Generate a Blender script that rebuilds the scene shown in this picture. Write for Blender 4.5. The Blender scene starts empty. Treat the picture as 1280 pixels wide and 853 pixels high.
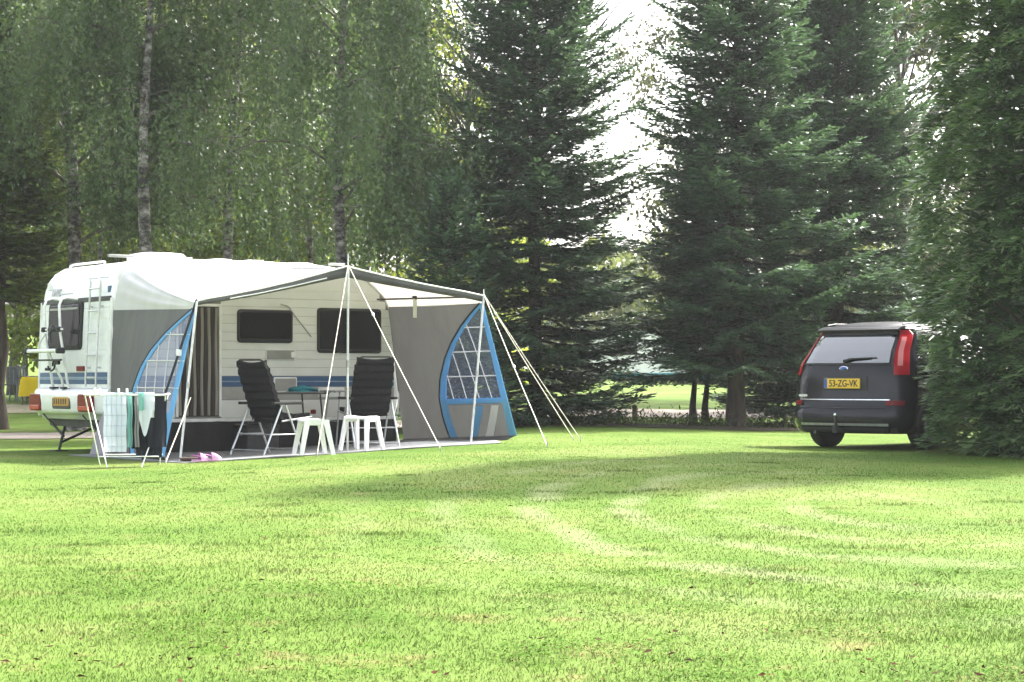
import bpy, math, random
import numpy as np
from mathutils import Vector, Matrix

random.seed(7)
rng = np.random.default_rng(7)
scene = bpy.context.scene
C = scene.collection
R = math.radians

# ------------------------------------------------------------------ camera
cam_d = bpy.data.cameras.new('camera')
cam = bpy.data.objects.new('camera', cam_d)
C.objects.link(cam)
cam.location = (0, 0, 1.0)
cam.rotation_euler = (R(90), 0, 0)
cam_d.sensor_width = 36
cam_d.lens = 36 * 2500 / 1280
cam_d.shift_y = 47.5 / 1280
cam_d.clip_end = 3000
scene.camera = cam

# ------------------------------------------------------------------ sky, sun, exposure
SUN_AZ, SUN_EL = R(48), R(44)       # azimuth measured from the view direction (+Y) towards +X
w = bpy.data.worlds.new('World')
scene.world = w
w.use_nodes = True
nt = w.node_tree
for n in list(nt.nodes):
    nt.nodes.remove(n)
sky = nt.nodes.new('ShaderNodeTexSky')
sky.sky_type = 'NISHITA'
sky.sun_disc = False
sky.sun_elevation = SUN_EL
sky.sun_rotation = SUN_AZ
sky.air_density = 1.0
sky.dust_density = 6.0
sky.ozone_density = 1.0
hs = nt.nodes.new('ShaderNodeHueSaturation')
hs.inputs['Saturation'].default_value = 0.35
bg = nt.nodes.new('ShaderNodeBackground')
bg.inputs['Strength'].default_value = 0.15
wo = nt.nodes.new('ShaderNodeOutputWorld')
nt.links.new(sky.outputs[0], hs.inputs['Color'])
nt.links.new(hs.outputs[0], bg.inputs['Color'])
nt.links.new(bg.outputs[0], wo.inputs['Surface'])

sun_d = bpy.data.lights.new('sun', 'SUN')
sun_d.energy = 3.2
sun_d.angle = R(2.5)
sun_d.color = (1.0, 0.97, 0.91)
sun = bpy.data.objects.new('sun', sun_d)
C.objects.link(sun)
sun_dir = Vector((math.sin(SUN_AZ) * math.cos(SUN_EL), math.cos(SUN_AZ) * math.cos(SUN_EL), math.sin(SUN_EL)))
sun.rotation_euler = sun_dir.to_track_quat('Z', 'Y').to_euler()
sun.location = (10, 30, 40)

scene.view_settings.view_transform = 'Standard'
scene.view_settings.look = 'None'
scene.view_settings.exposure = 2.38
scene.view_settings.gamma = 1
scene.render.engine = 'CYCLES'
scene.cycles.max_bounces = 8
scene.cycles.transparent_max_bounces = 16
scene.cycles.use_denoising = True

# ------------------------------------------------------------------ materials
def new_mat(name):
    m = bpy.data.materials.new(name)
    m.use_nodes = True
    return m, m.node_tree, m.node_tree.nodes['Principled BSDF'], m.node_tree.nodes['Material Output']

def N(nt, kind, **kw):
    n = nt.nodes.new('ShaderNode' + kind)
    for k, v in kw.items():
        if k in n.inputs:
            n.inputs[k].default_value = v
        else:
            setattr(n, k, v)
    return n

def ramp(nt, src, stops):
    r = nt.nodes.new('ShaderNodeValToRGB')
    e = r.color_ramp.elements
    while len(e) < len(stops):
        e.new(0.5)
    for el, (p, c) in zip(e, stops):
        el.position = p
        el.color = (c[0], c[1], c[2], 1)
    nt.links.new(src, r.inputs[0])
    return r

def surf(name, col, col2=None, scale=6.0, rough=0.5, metal=0.0, bump=0.0, bscale=60.0, coat=0.0, stretch=None, alpha=1.0, spec=0.5):
    m, nt, p, o = new_mat(name)
    tc = N(nt, 'TexCoord')
    src = tc.outputs['Object']
    if stretch:
        mp = N(nt, 'Mapping')
        mp.inputs['Scale'].default_value = stretch
        nt.links.new(src, mp.inputs[0])
        src = mp.outputs[0]
    if col2 is None:
        col2 = tuple(c * 0.82 for c in col)
    nz = N(nt, 'TexNoise', Scale=scale, Detail=5.0, Roughness=0.6)
    nt.links.new(src, nz.inputs['Vector'])
    r = ramp(nt, nz.outputs[0], [(0.35, col2), (0.62, col)])
    nt.links.new(r.outputs[0], p.inputs['Base Color'])
    p.inputs['Roughness'].default_value = rough
    p.inputs['Metallic'].default_value = metal
    p.inputs['Coat Weight'].default_value = coat
    p.inputs['Specular IOR Level'].default_value = spec
    p.inputs['Alpha'].default_value = alpha
    if bump:
        nb = N(nt, 'TexNoise', Scale=bscale, Detail=3.0)
        nt.links.new(src, nb.inputs['Vector'])
        b = N(nt, 'Bump', Strength=bump, Distance=0.02)
        nt.links.new(nb.outputs[0], b.inputs['Height'])
        nt.links.new(b.outputs[0], p.inputs['Normal'])
    return m

def leaf_mat(name, cols, trans=(0.2, 0.3, 0.03), tw=0.4, nscale=0.7, rough=0.5, spec=0.35, young=0.0):
    """foliage: colour differs from leaf to leaf and from clump to clump, light passes through"""
    m, nt, p, o = new_mat(name)
    g = N(nt, 'NewGeometry')
    tc = N(nt, 'TexCoord')
    nz = N(nt, 'TexNoise', Scale=nscale, Detail=3.0)
    nt.links.new(tc.outputs['Object'], nz.inputs['Vector'])
    ad = N(nt, 'Math', operation='MULTIPLY_ADD')
    nt.links.new(g.outputs['Random Per Island'], ad.inputs[0])
    ad.inputs[1].default_value = 0.55
    mu = N(nt, 'Math', operation='MULTIPLY_ADD')
    nt.links.new(nz.outputs[0], mu.inputs[0])
    mu.inputs[1].default_value = 1.2
    mu.inputs[2].default_value = -0.38
    nt.links.new(mu.outputs[0], ad.inputs[2])
    st = [(i / (len(cols) - 1), c) for i, c in enumerate(cols)]
    fac = ad.outputs[0]
    if young:  # attribute: young shoots on the spruces, painted-in sky light on the cypress
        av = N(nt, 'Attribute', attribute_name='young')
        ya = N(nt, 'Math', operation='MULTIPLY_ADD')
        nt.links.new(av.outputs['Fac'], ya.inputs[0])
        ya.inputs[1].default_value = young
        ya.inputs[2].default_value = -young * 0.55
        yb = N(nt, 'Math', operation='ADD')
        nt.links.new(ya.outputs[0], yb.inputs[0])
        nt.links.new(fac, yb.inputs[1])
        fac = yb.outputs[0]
    r = ramp(nt, fac, st)
    nt.links.new(r.outputs[0], p.inputs['Base Color'])
    p.inputs['Roughness'].default_value = rough
    p.inputs['Specular IOR Level'].default_value = spec
    t = N(nt, 'BsdfTranslucent')
    mx2 = N(nt, 'MixRGB')
    mx2.inputs[0].default_value = 0.6
    nt.links.new(r.outputs[0], mx2.inputs[1])
    mx2.inputs[2].default_value = (*trans, 1)
    nt.links.new(mx2.outputs[0], t.inputs['Color'])
    mx = N(nt, 'MixShader')
    mx.inputs[0].default_value = tw
    nt.links.new(p.outputs[0], mx.inputs[1])
    nt.links.new(t.outputs[0], mx.inputs[2])
    nt.links.new(mx.outputs[0], o.inputs['Surface'])
    return m

def cloth_mat(name, col, tcol=None, tw=0.3, col2=None, bump=0.15):
    m = surf(name, col, col2, scale=3.0, rough=0.85, bump=bump, bscale=9.0, stretch=(1.0, 1.0, 0.35), spec=0.2)
    nt = m.node_tree
    p = nt.nodes['Principled BSDF']
    o = nt.nodes['Material Output']
    if tw > 0:
        t = N(nt, 'BsdfTranslucent')
        t.inputs['Color'].default_value = (*(tcol or col), 1)
        mx = N(nt, 'MixShader')
        mx.inputs[0].default_value = tw
        nt.links.new(p.outputs[0], mx.inputs[1])
        nt.links.new(t.outputs[0], mx.inputs[2])
        nt.links.new(mx.outputs[0], o.inputs['Surface'])
    return m

def lawn_colour(nt, blades):
    """world-space colour of the lawn: broad patches, dry straw spots, pale tyre arcs"""
    g = N(nt, 'NewGeometry')
    pos = g.outputs['Position']
    n1 = N(nt, 'TexNoise', Scale=0.35, Detail=4.0, Roughness=0.6)
    nt.links.new(pos, n1.inputs['Vector'])
    base = ramp(nt, n1.outputs[0], [(0.32, (0.060, 0.108, 0.019)), (0.5, (0.090, 0.139, 0.029)), (0.68, (0.130, 0.160, 0.048))])
    n2 = N(nt, 'TexNoise', Scale=1.9, Detail=5.0, Roughness=0.7)
    nt.links.new(pos, n2.inputs['Vector'])
    r2 = ramp(nt, n2.outputs[0], [(0.55, (0, 0, 0)), (0.72, (1, 1, 1))])
    dry = N(nt, 'MixRGB')
    nt.links.new(base.outputs[0], dry.inputs[1])
    dry.inputs[2].default_value = (0.165, 0.132, 0.058, 1)
    # the strip nearest the camera is worn and dry
    sy = N(nt, 'SeparateXYZ')
    nt.links.new(pos, sy.inputs[0])
    wr = N(nt, 'MapRange')
    wr.inputs[1].default_value = 9.5
    wr.inputs[2].default_value = 7.0
    wr.inputs[3].default_value = 0.45
    wr.inputs[4].default_value = 0.95
    nt.links.new(sy.outputs[1], wr.inputs[0])
    sc = N(nt, 'Math', operation='MULTIPLY')
    nt.links.new(r2.outputs[0], sc.inputs[0])
    nt.links.new(wr.outputs[0], sc.inputs[1])
    nt.links.new(sc.outputs[0], dry.inputs[0])
    # clover: fresher darker spots
    n3 = N(nt, 'TexNoise', Scale=3.1, Detail=4.0, Roughness=0.65)
    mp3 = N(nt, 'Mapping')
    mp3.inputs['Location'].default_value = (31, 17, 0)
    nt.links.new(pos, mp3.inputs[0])
    nt.links.new(mp3.outputs[0], n3.inputs['Vector'])
    r3 = ramp(nt, n3.outputs[0], [(0.56, (0, 0, 0)), (0.66, (1, 1, 1))])
    cl = N(nt, 'MixRGB')
    nt.links.new(dry.outputs[0], cl.inputs[1])
    cl.inputs[2].default_value = (0.048, 0.105, 0.008, 1)
    s3 = N(nt, 'Math', operation='MULTIPLY')
    nt.links.new(r3.outputs[0], s3.inputs[0])
    s3.inputs[1].default_value = 0.6
    nt.links.new(s3.outputs[0], cl.inputs[0])
    # tyre arcs where a mower or car turned: rings round a point right of the lawn
    sub = N(nt, 'VectorMath', operation='SUBTRACT')
    nt.links.new(pos, sub.inputs[0])
    sub.inputs[1].default_value = (2.7, 14.6, 0)
    nd = N(nt, 'TexNoise', Scale=0.5, Detail=2.0)
    nt.links.new(pos, nd.inputs['Vector'])
    sep = N(nt, 'SeparateXYZ')
    nt.links.new(sub.outputs[0], sep.inputs[0])
    cmb = N(nt, 'CombineXYZ')
    mx1 = N(nt, 'Math', operation='MULTIPLY')
    mx1.inputs[1].default_value = 0.50
    nt.links.new(sep.outputs[1], mx1.inputs[0])
    nt.links.new(sep.outputs[0], cmb.inputs[0])
    nt.links.new(mx1.outputs[0], cmb.inputs[1])
    ln = N(nt, 'VectorMath', operation='LENGTH')
    nt.links.new(cmb.outputs[0], ln.inputs[0])
    wv = N(nt, 'Math', operation='MULTIPLY_ADD')
    nt.links.new(nd.outputs[0], wv.inputs[0])
    wv.inputs[1].default_value = 0.5
    nt.links.new(ln.outputs['Value'], wv.inputs[2])
    md = N(nt, 'Math', operation='SINE')
    ms = N(nt, 'Math', operation='MULTIPLY')
    ms.inputs[1].default_value = 9.5
    nt.links.new(wv.outputs[0], ms.inputs[0])
    nt.links.new(ms.outputs[0], md.inputs[0])
    rr = ramp(nt, md.outputs[0], [(0.0, (0, 0, 0)), (1.0, (1, 1, 1))])
    ml = N(nt, 'MapRange')
    ml.inputs[1].default_value = 1.1
    ml.inputs[2].default_value = -1.1
    nt.links.new(sep.outputs[0], ml.inputs[0])
    lim = ramp(nt, ln.outputs['Value'], [(0.0, (0, 0, 0)), (0.1, (0, 0, 0))])
    mr = N(nt, 'MapRange')
    mr.inputs[1].default_value = 4.2
    mr.inputs[2].default_value = 2.6
    nt.links.new(ln.outputs['Value'], mr.inputs[0])
    nk = N(nt, 'TexNoise', Scale=1.1, Detail=3.0)
    nt.links.new(pos, nk.inputs['Vector'])
    rk = ramp(nt, nk.outputs[0], [(0.36, (0, 0, 0)), (0.56, (1, 1, 1))])
    m1 = N(nt, 'Math', operation='MULTIPLY')
    nt.links.new(rr.outputs[0], m1.inputs[0])
    nt.links.new(mr.outputs[0], m1.inputs[1])
    m2 = N(nt, 'Math', operation='MULTIPLY')
    nt.links.new(m1.outputs[0], m2.inputs[0])
    nt.links.new(rk.outputs[0], m2.inputs[1])
    m2b = N(nt, 'Math', operation='MULTIPLY_ADD')
    nt.links.new(ml.outputs[0], m2b.inputs[0])
    m2b.inputs[1].default_value = 0.48
    m2b.inputs[2].default_value = 0.08
    m3 = N(nt, 'Math', operation='MULTIPLY')
    nt.links.new(m2.outputs[0], m3.inputs[0])
    nt.links.new(m2b.outputs[0], m3.inputs[1])
    arc = N(nt, 'MixRGB')
    nt.links.new(m3.outputs[0], arc.inputs[0])
    nt.links.new(cl.outputs[0], arc.inputs[1])
    arc.inputs[2].default_value = (0.19, 0.215, 0.105, 1)
    return arc.outputs[0], g

def lawn_mat(name, blades):
    m, nt, p, o = new_mat(name)
    col, g = lawn_colour(nt, blades)
    p.inputs['Roughness'].default_value = 0.8
    p.inputs['Specular IOR Level'].default_value = 0.03
    if blades:
        hv = N(nt, 'HueSaturation')
        mr = N(nt, 'MapRange')
        mr.inputs[3].default_value = 0.78
        mr.inputs[4].default_value = 1.24
        nt.links.new(g.outputs['Random Per Island'], mr.inputs[0])
        nt.links.new(mr.outputs[0], hv.inputs['Value'])
        nt.links.new(col, hv.inputs['Color'])
        nt.links.new(hv.outputs[0], p.inputs['Base Color'])
        nm = N(nt, 'Mix', data_type='VECTOR')
        nm.inputs[0].default_value = 0.80
        nt.links.new(g.outputs['Normal'], nm.inputs[4])
        nm.inputs[5].default_value = (0, 0, 1)
        nn = N(nt, 'VectorMath', operation='NORMALIZE')
        nt.links.new(nm.outputs[1], nn.inputs[0])
        nt.links.new(nn.outputs[0], p.inputs['Normal'])
        t = N(nt, 'BsdfTranslucent')
        nt.links.new(hv.outputs[0], t.inputs['Color'])
        mx = N(nt, 'MixShader')
        mx.inputs[0].default_value = 0.22
        nt.links.new(p.outputs[0], mx.inputs[1])
        nt.links.new(t.outputs[0], mx.inputs[2])
        nt.links.new(mx.outputs[0], o.inputs['Surface'])
    else:
        nz = N(nt, 'TexNoise', Scale=45.0, Detail=6.0, Roughness=0.75)
        nt.links.new(g.outputs['Position'], nz.inputs['Vector'])
        hv = N(nt, 'HueSaturation')
        mr = N(nt, 'MapRange')
        mr.inputs[1].default_value = 0.25
        mr.inputs[2].default_value = 0.75
        mr.inputs[3].default_value = 0.8
        mr.inputs[4].default_value = 1.1
        nt.links.new(nz.outputs[0], mr.inputs[0])
        nt.links.new(mr.outputs[0], hv.inputs['Value'])
        nt.links.new(col, hv.inputs['Color'])
        nt.links.new(hv.outputs[0], p.inputs['Base Color'])
        b = N(nt, 'Bump', Strength=0.45, Distance=0.02)
        nt.links.new(nz.outputs[0], b.inputs['Height'])
        nt.links.new(b.outputs[0], p.inputs['Normal'])
    return m

def bark_birch():
    m, nt, p, o = new_mat('birch_bark')
    tc = N(nt, 'TexCoord')
    mp = N(nt, 'Mapping')
    mp.inputs['Scale'].default_value = (2.5, 2.5, 4.5)
    nt.links.new(tc.outputs['Object'], mp.inputs[0])
    nz = N(nt, 'TexNoise', Scale=1.6, Detail=6.0, Roughness=0.7)
    nt.links.new(mp.outputs[0], nz.inputs['Vector'])
    r = ramp(nt, nz.outputs[0], [(0.43, (0.025, 0.022, 0.02)), (0.52, (0.13, 0.12, 0.108)), (0.68, (0.40, 0.385, 0.36))])
    nt.links.new(r.outputs[0], p.inputs['Base Color'])
    p.inputs['Roughness'].default_value = 0.85
    b = N(nt, 'Bump', Strength=0.6, Distance=0.03)
    nt.links.new(nz.outputs[0], b.inputs['Height'])
    nt.links.new(b.outputs[0], p.inputs['Normal'])
    return m

def glass_mat(name, col, rough=0.05, alpha=1.0, spec=0.5, ior=1.5):
    m, nt, p, o = new_mat(name)
    p.inputs['Base Color'].default_value = (*col, 1)
    p.inputs['Roughness'].default_value = rough
    p.inputs['Specular IOR Level'].default_value = spec
    p.inputs['IOR'].default_value = ior
    p.inputs['Alpha'].default_value = alpha
    return m

M = {}
M['lawn'] = lawn_mat('lawn_soil_grass', False)
M['blades'] = lawn_mat('grass_blades', True)
M['gravel'] = surf('path_gravel', (0.36, 0.30, 0.25), (0.20, 0.17, 0.14), scale=25, rough=0.95, bump=0.6, bscale=90)
M['sand'] = surf('sandy_soil', (0.33, 0.27, 0.20), (0.16, 0.16, 0.07), scale=4, rough=0.95, bump=0.4)
M['birch_bark'] = bark_birch()
M['bark'] = surf('rough_bark', (0.075, 0.055, 0.042), (0.028, 0.022, 0.018), scale=9, rough=0.95, bump=0.9, bscale=14, stretch=(1, 1, 0.25))
M['grey_bark'] = surf('grey_bark', (0.11, 0.10, 0.085), (0.045, 0.04, 0.034), scale=8, rough=0.95, bump=0.8, bscale=14, stretch=(1, 1, 0.3))
M['birch_leaf'] = leaf_mat('birch_leaf', [(0.026, 0.048, 0.022), (0.060, 0.104, 0.042), (0.125, 0.172, 0.068)], (0.14, 0.22, 0.05), 0.38, 1.3)
M['back_leaf'] = leaf_mat('backlit_leaf', [(0.05, 0.085, 0.02), (0.09, 0.13, 0.03), (0.14, 0.165, 0.036)], (0.36, 0.42, 0.05), 0.5, 0.5)
M['grey_leaf'] = leaf_mat('grey_leaf', [(0.045, 0.062, 0.035), (0.07, 0.092, 0.05), (0.10, 0.118, 0.055)], (0.14, 0.15, 0.04), 0.3, 0.8)
M['spruce'] = leaf_mat('spruce_needles', [(0.022, 0.046, 0.028), (0.052, 0.104, 0.060), (0.120, 0.190, 0.100)], (0.11, 0.18, 0.06), 0.25, 1.3, rough=0.45, spec=0.4, young=0.55)
M['spruce_green'] = leaf_mat('yellowish_spruce_needles', [(0.032, 0.055, 0.016), (0.055, 0.085, 0.02), (0.10, 0.13, 0.03)], (0.16, 0.2, 0.03), 0.35, 1.1, young=0.4)
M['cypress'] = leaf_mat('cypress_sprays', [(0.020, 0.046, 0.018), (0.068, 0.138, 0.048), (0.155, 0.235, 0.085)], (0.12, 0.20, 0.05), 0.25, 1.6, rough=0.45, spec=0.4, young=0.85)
M['far_leaf'] = leaf_mat('far_leaf', [(0.05, 0.075, 0.03), (0.08, 0.105, 0.04), (0.12, 0.135, 0.05)], (0.2, 0.24, 0.05), 0.35, 0.25)
M['clover'] = leaf_mat('clover_leaf', [(0.035, 0.085, 0.010), (0.060, 0.125, 0.016), (0.09, 0.15, 0.03)], (0.1, 0.2, 0.02), 0.2, 2.0, rough=0.8, spec=0.04)
M['dead_leaf'] = leaf_mat('dead_leaf', [(0.02, 0.012, 0.008), (0.05, 0.022, 0.012), (0.12, 0.055, 0.025)], (0.08, 0.04, 0.015), 0.1, 2.0, rough=0.9, spec=0.05)

M['gelcoat'] = surf('white_gelcoat', (0.80, 0.81, 0.81), (0.72, 0.74, 0.73), scale=2.5, rough=0.28, coat=0.3)
M['siding'] = surf('cream_siding', (0.64, 0.65, 0.635), (0.58, 0.59, 0.57), scale=2.0, rough=0.4)
M['siding_rear'] = surf('white_siding', (0.74, 0.75, 0.74), (0.66, 0.68, 0.67), scale=3.0, rough=0.4)
M['joint'] = surf('siding_joint', (0.22, 0.22, 0.20), rough=0.7)
M['trim_white'] = surf('white_trim', (0.76, 0.76, 0.75), scale=5, rough=0.4)
M['blue_stripe'] = surf('blue_stripe', (0.035, 0.09, 0.20), (0.03, 0.075, 0.17), scale=5, rough=0.4)
M['pale_blue'] = surf('pale_blue_stripe', (0.22, 0.31, 0.42), scale=5, rough=0.4)
M['grey_band'] = surf('grey_band', (0.30, 0.30, 0.28), scale=5, rough=0.5)
M['black_strip'] = surf('black_strip', (0.035, 0.037, 0.035), scale=7, rough=0.5)
M['acrylic'] = glass_mat('tinted_acrylic', (0.014, 0.014, 0.014), 0.10, spec=0.25)
M['rubber'] = surf('black_rubber', (0.022, 0.022, 0.022), scale=20, rough=0.75)
M['red_lens'] = glass_mat('red_lens', (0.16, 0.006, 0.007), 0.3, spec=0.15)
M['pink_lens'] = glass_mat('pale_red_lens', (0.60, 0.22, 0.22), 0.12)
M['bright_red'] = glass_mat('bright_red_lens', (0.36, 0.012, 0.02), 0.15, spec=0.3)
M['shaded_plate'] = surf('shaded_plate', (0.50, 0.27, 0.03), (0.40, 0.2, 0.02), scale=30, rough=0.5)  # yellow plate with the shade of its recess mixed into the colour
M['plate_yellow'] = surf('yellow_plate', (0.72, 0.46, 0.03), (0.68, 0.42, 0.03), scale=30, rough=0.4)
M['plate_blue'] = surf('plate_blue', (0.04, 0.09, 0.35), rough=0.4)
M['ink'] = surf('black_lettering', (0.02, 0.02, 0.02), rough=0.5)
M['alu'] = surf('bright_aluminium', (0.62, 0.63, 0.63), (0.5, 0.51, 0.51), scale=12, rough=0.35, metal=0.6)
M['white_tube'] = surf('white_painted_tube', (0.78, 0.78, 0.77), scale=12, rough=0.4)
M['grey_tube'] = surf('grey_steel_tube', (0.42, 0.42, 0.41), (0.3, 0.3, 0.3), scale=14, rough=0.4, metal=0.5)
M['dark_steel'] = surf('dark_steel', (0.045, 0.045, 0.045), (0.025, 0.025, 0.022), scale=16, rough=0.6)
M['roof_cloth'] = cloth_mat('white_awning_cloth', (0.62, 0.62, 0.62), (0.55, 0.51, 0.45), 0.22, (0.56, 0.56, 0.56))
M['wall_cloth'] = cloth_mat('grey_awning_cloth', (0.150, 0.148, 0.143), (0.12, 0.12, 0.118), 0.10, (0.122, 0.121, 0.119), 0.6)
M['band_cloth'] = cloth_mat('charcoal_valance', (0.095, 0.094, 0.097), None, 0.05, (0.068, 0.068, 0.07), 0.3)
M['band_dark'] = cloth_mat('black_cloth', (0.03, 0.03, 0.03), None, 0.0, (0.022, 0.022, 0.024), 0.4)
M['blue_cloth'] = cloth_mat('sky_blue_border', (0.19, 0.45, 0.74), (0.16, 0.40, 0.70), 0.25, (0.16, 0.40, 0.69), 0.1)
M['white_cloth'] = cloth_mat('white_ribbon', (0.74, 0.74, 0.73), None, 0.15)
M['curtain_a'] = cloth_mat('beige_curtain', (0.30, 0.275, 0.24), None, 0.1)
M['curtain_b'] = cloth_mat('brown_curtain', (0.050, 0.045, 0.040), None, 0.05)
M['dark_inside'] = surf('dark_interior', (0.03, 0.028, 0.025), rough=0.9)
M['rope'] = surf('pale_guy_rope', (0.70, 0.66, 0.55), scale=40, rough=0.8)
M['black_strap'] = surf('black_strap', (0.025, 0.025, 0.028), scale=30, rough=0.8)
M['mat_grey'] = surf('grey_groundsheet', (0.17, 0.172, 0.175), (0.13, 0.132, 0.135), scale=4, rough=0.9, bump=0.4, bscale=50)
M['chair_pad'] = surf('black_chair_fabric', (0.022, 0.021, 0.023), (0.016, 0.016, 0.018), scale=30, rough=0.95, bump=0.3, bscale=80, spec=0.08)
M['white_plastic'] = surf('white_plastic', (0.78, 0.77, 0.77), (0.72, 0.71, 0.71), scale=6, rough=0.4)
M['table_dark'] = surf('dark_table_top', (0.04, 0.045, 0.042), scale=8, rough=0.5)
M['teal_cloth'] = cloth_mat('teal_cloth', (0.03, 0.21, 0.25), None, 0.1, (0.02, 0.11, 0.15))
M['towel'] = cloth_mat('white_towel', (0.70, 0.73, 0.80), None, 0.25, (0.60, 0.65, 0.75))
M['towel_line'] = cloth_mat('grey_towel_check', (0.50, 0.56, 0.66), None, 0.2)
M['aqua'] = cloth_mat('aqua_cloth', (0.24, 0.50, 0.47), None, 0.2)
M['grey_cloth'] = cloth_mat('grey_cotton', (0.34, 0.33, 0.34), None, 0.2)
M['navy'] = cloth_mat('navy_cotton', (0.020, 0.021, 0.032), None, 0.03, (0.014, 0.014, 0.02))
M['pink'] = surf('lilac_pink_rubber', (0.66, 0.36, 0.58), (0.52, 0.22, 0.46), scale=14, rough=0.5)
M['pink_dark'] = surf('magenta_rubber', (0.32, 0.08, 0.30), scale=10, rough=0.5)
M['brown'] = surf('dark_brown_plastic', (0.075, 0.045, 0.032), scale=10, rough=0.6)
M['yellow'] = cloth_mat('yellow_cloth', (0.80, 0.62, 0.02), (0.8, 0.6, 0.02), 0.3, (0.66, 0.48, 0.01))
M['paint'] = surf('dark_blue_grey_paint', (0.014, 0.0135, 0.018), (0.011, 0.011, 0.015), scale=3, rough=0.12, metal=0.0, coat=0.0, spec=0.26)
M['paint_roof'] = surf('car_roof_paint', (0.020, 0.021, 0.024), (0.016, 0.017, 0.020), scale=3, rough=0.35, metal=0.0, coat=0.0, spec=0.3)
M['car_glass'] = glass_mat('car_glass', (0.012, 0.014, 0.015), 0.02, ior=3.0)
M['chrome'] = surf('satin_chrome', (0.72, 0.73, 0.75), scale=10, rough=0.2, metal=0.9)
M['tyre'] = surf('tyre_rubber', (0.014, 0.014, 0.015), scale=25, rough=0.85)
M['rim'] = surf('alloy_rim', (0.07, 0.07, 0.073), scale=10, rough=0.6, metal=0.3)
M['teal_line'] = surf('teal_stripe', (0.03, 0.33, 0.40), scale=5, rough=0.5)
M['wood'] = surf('weathered_post_wood', (0.16, 0.11, 0.07), (0.08, 0.06, 0.04), scale=12, rough=0.9, bump=0.5)
M['chair_grey'] = surf('grey_resin', (0.17, 0.18, 0.20), (0.12, 0.13, 0.14), scale=8, rough=0.6)

def vinyl():
    m, nt, p, o = new_mat('clear_vinyl')
    p.inputs['Base Color'].default_value = (0.30, 0.35, 0.52, 1)
    p.inputs['Roughness'].default_value = 0.18
    t = N(nt, 'BsdfTransparent')
    t.inputs['Color'].default_value = (0.80, 0.82, 0.88, 1)
    mx = N(nt, 'MixShader')
    mx.inputs[0].default_value = 0.38
    nt.links.new(t.outputs[0], mx.inputs[1])
    nt.links.new(p.outputs[0], mx.inputs[2])
    nt.links.new(mx.outputs[0], o.inputs['Surface'])
    return m
M['vinyl'] = vinyl()

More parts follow.
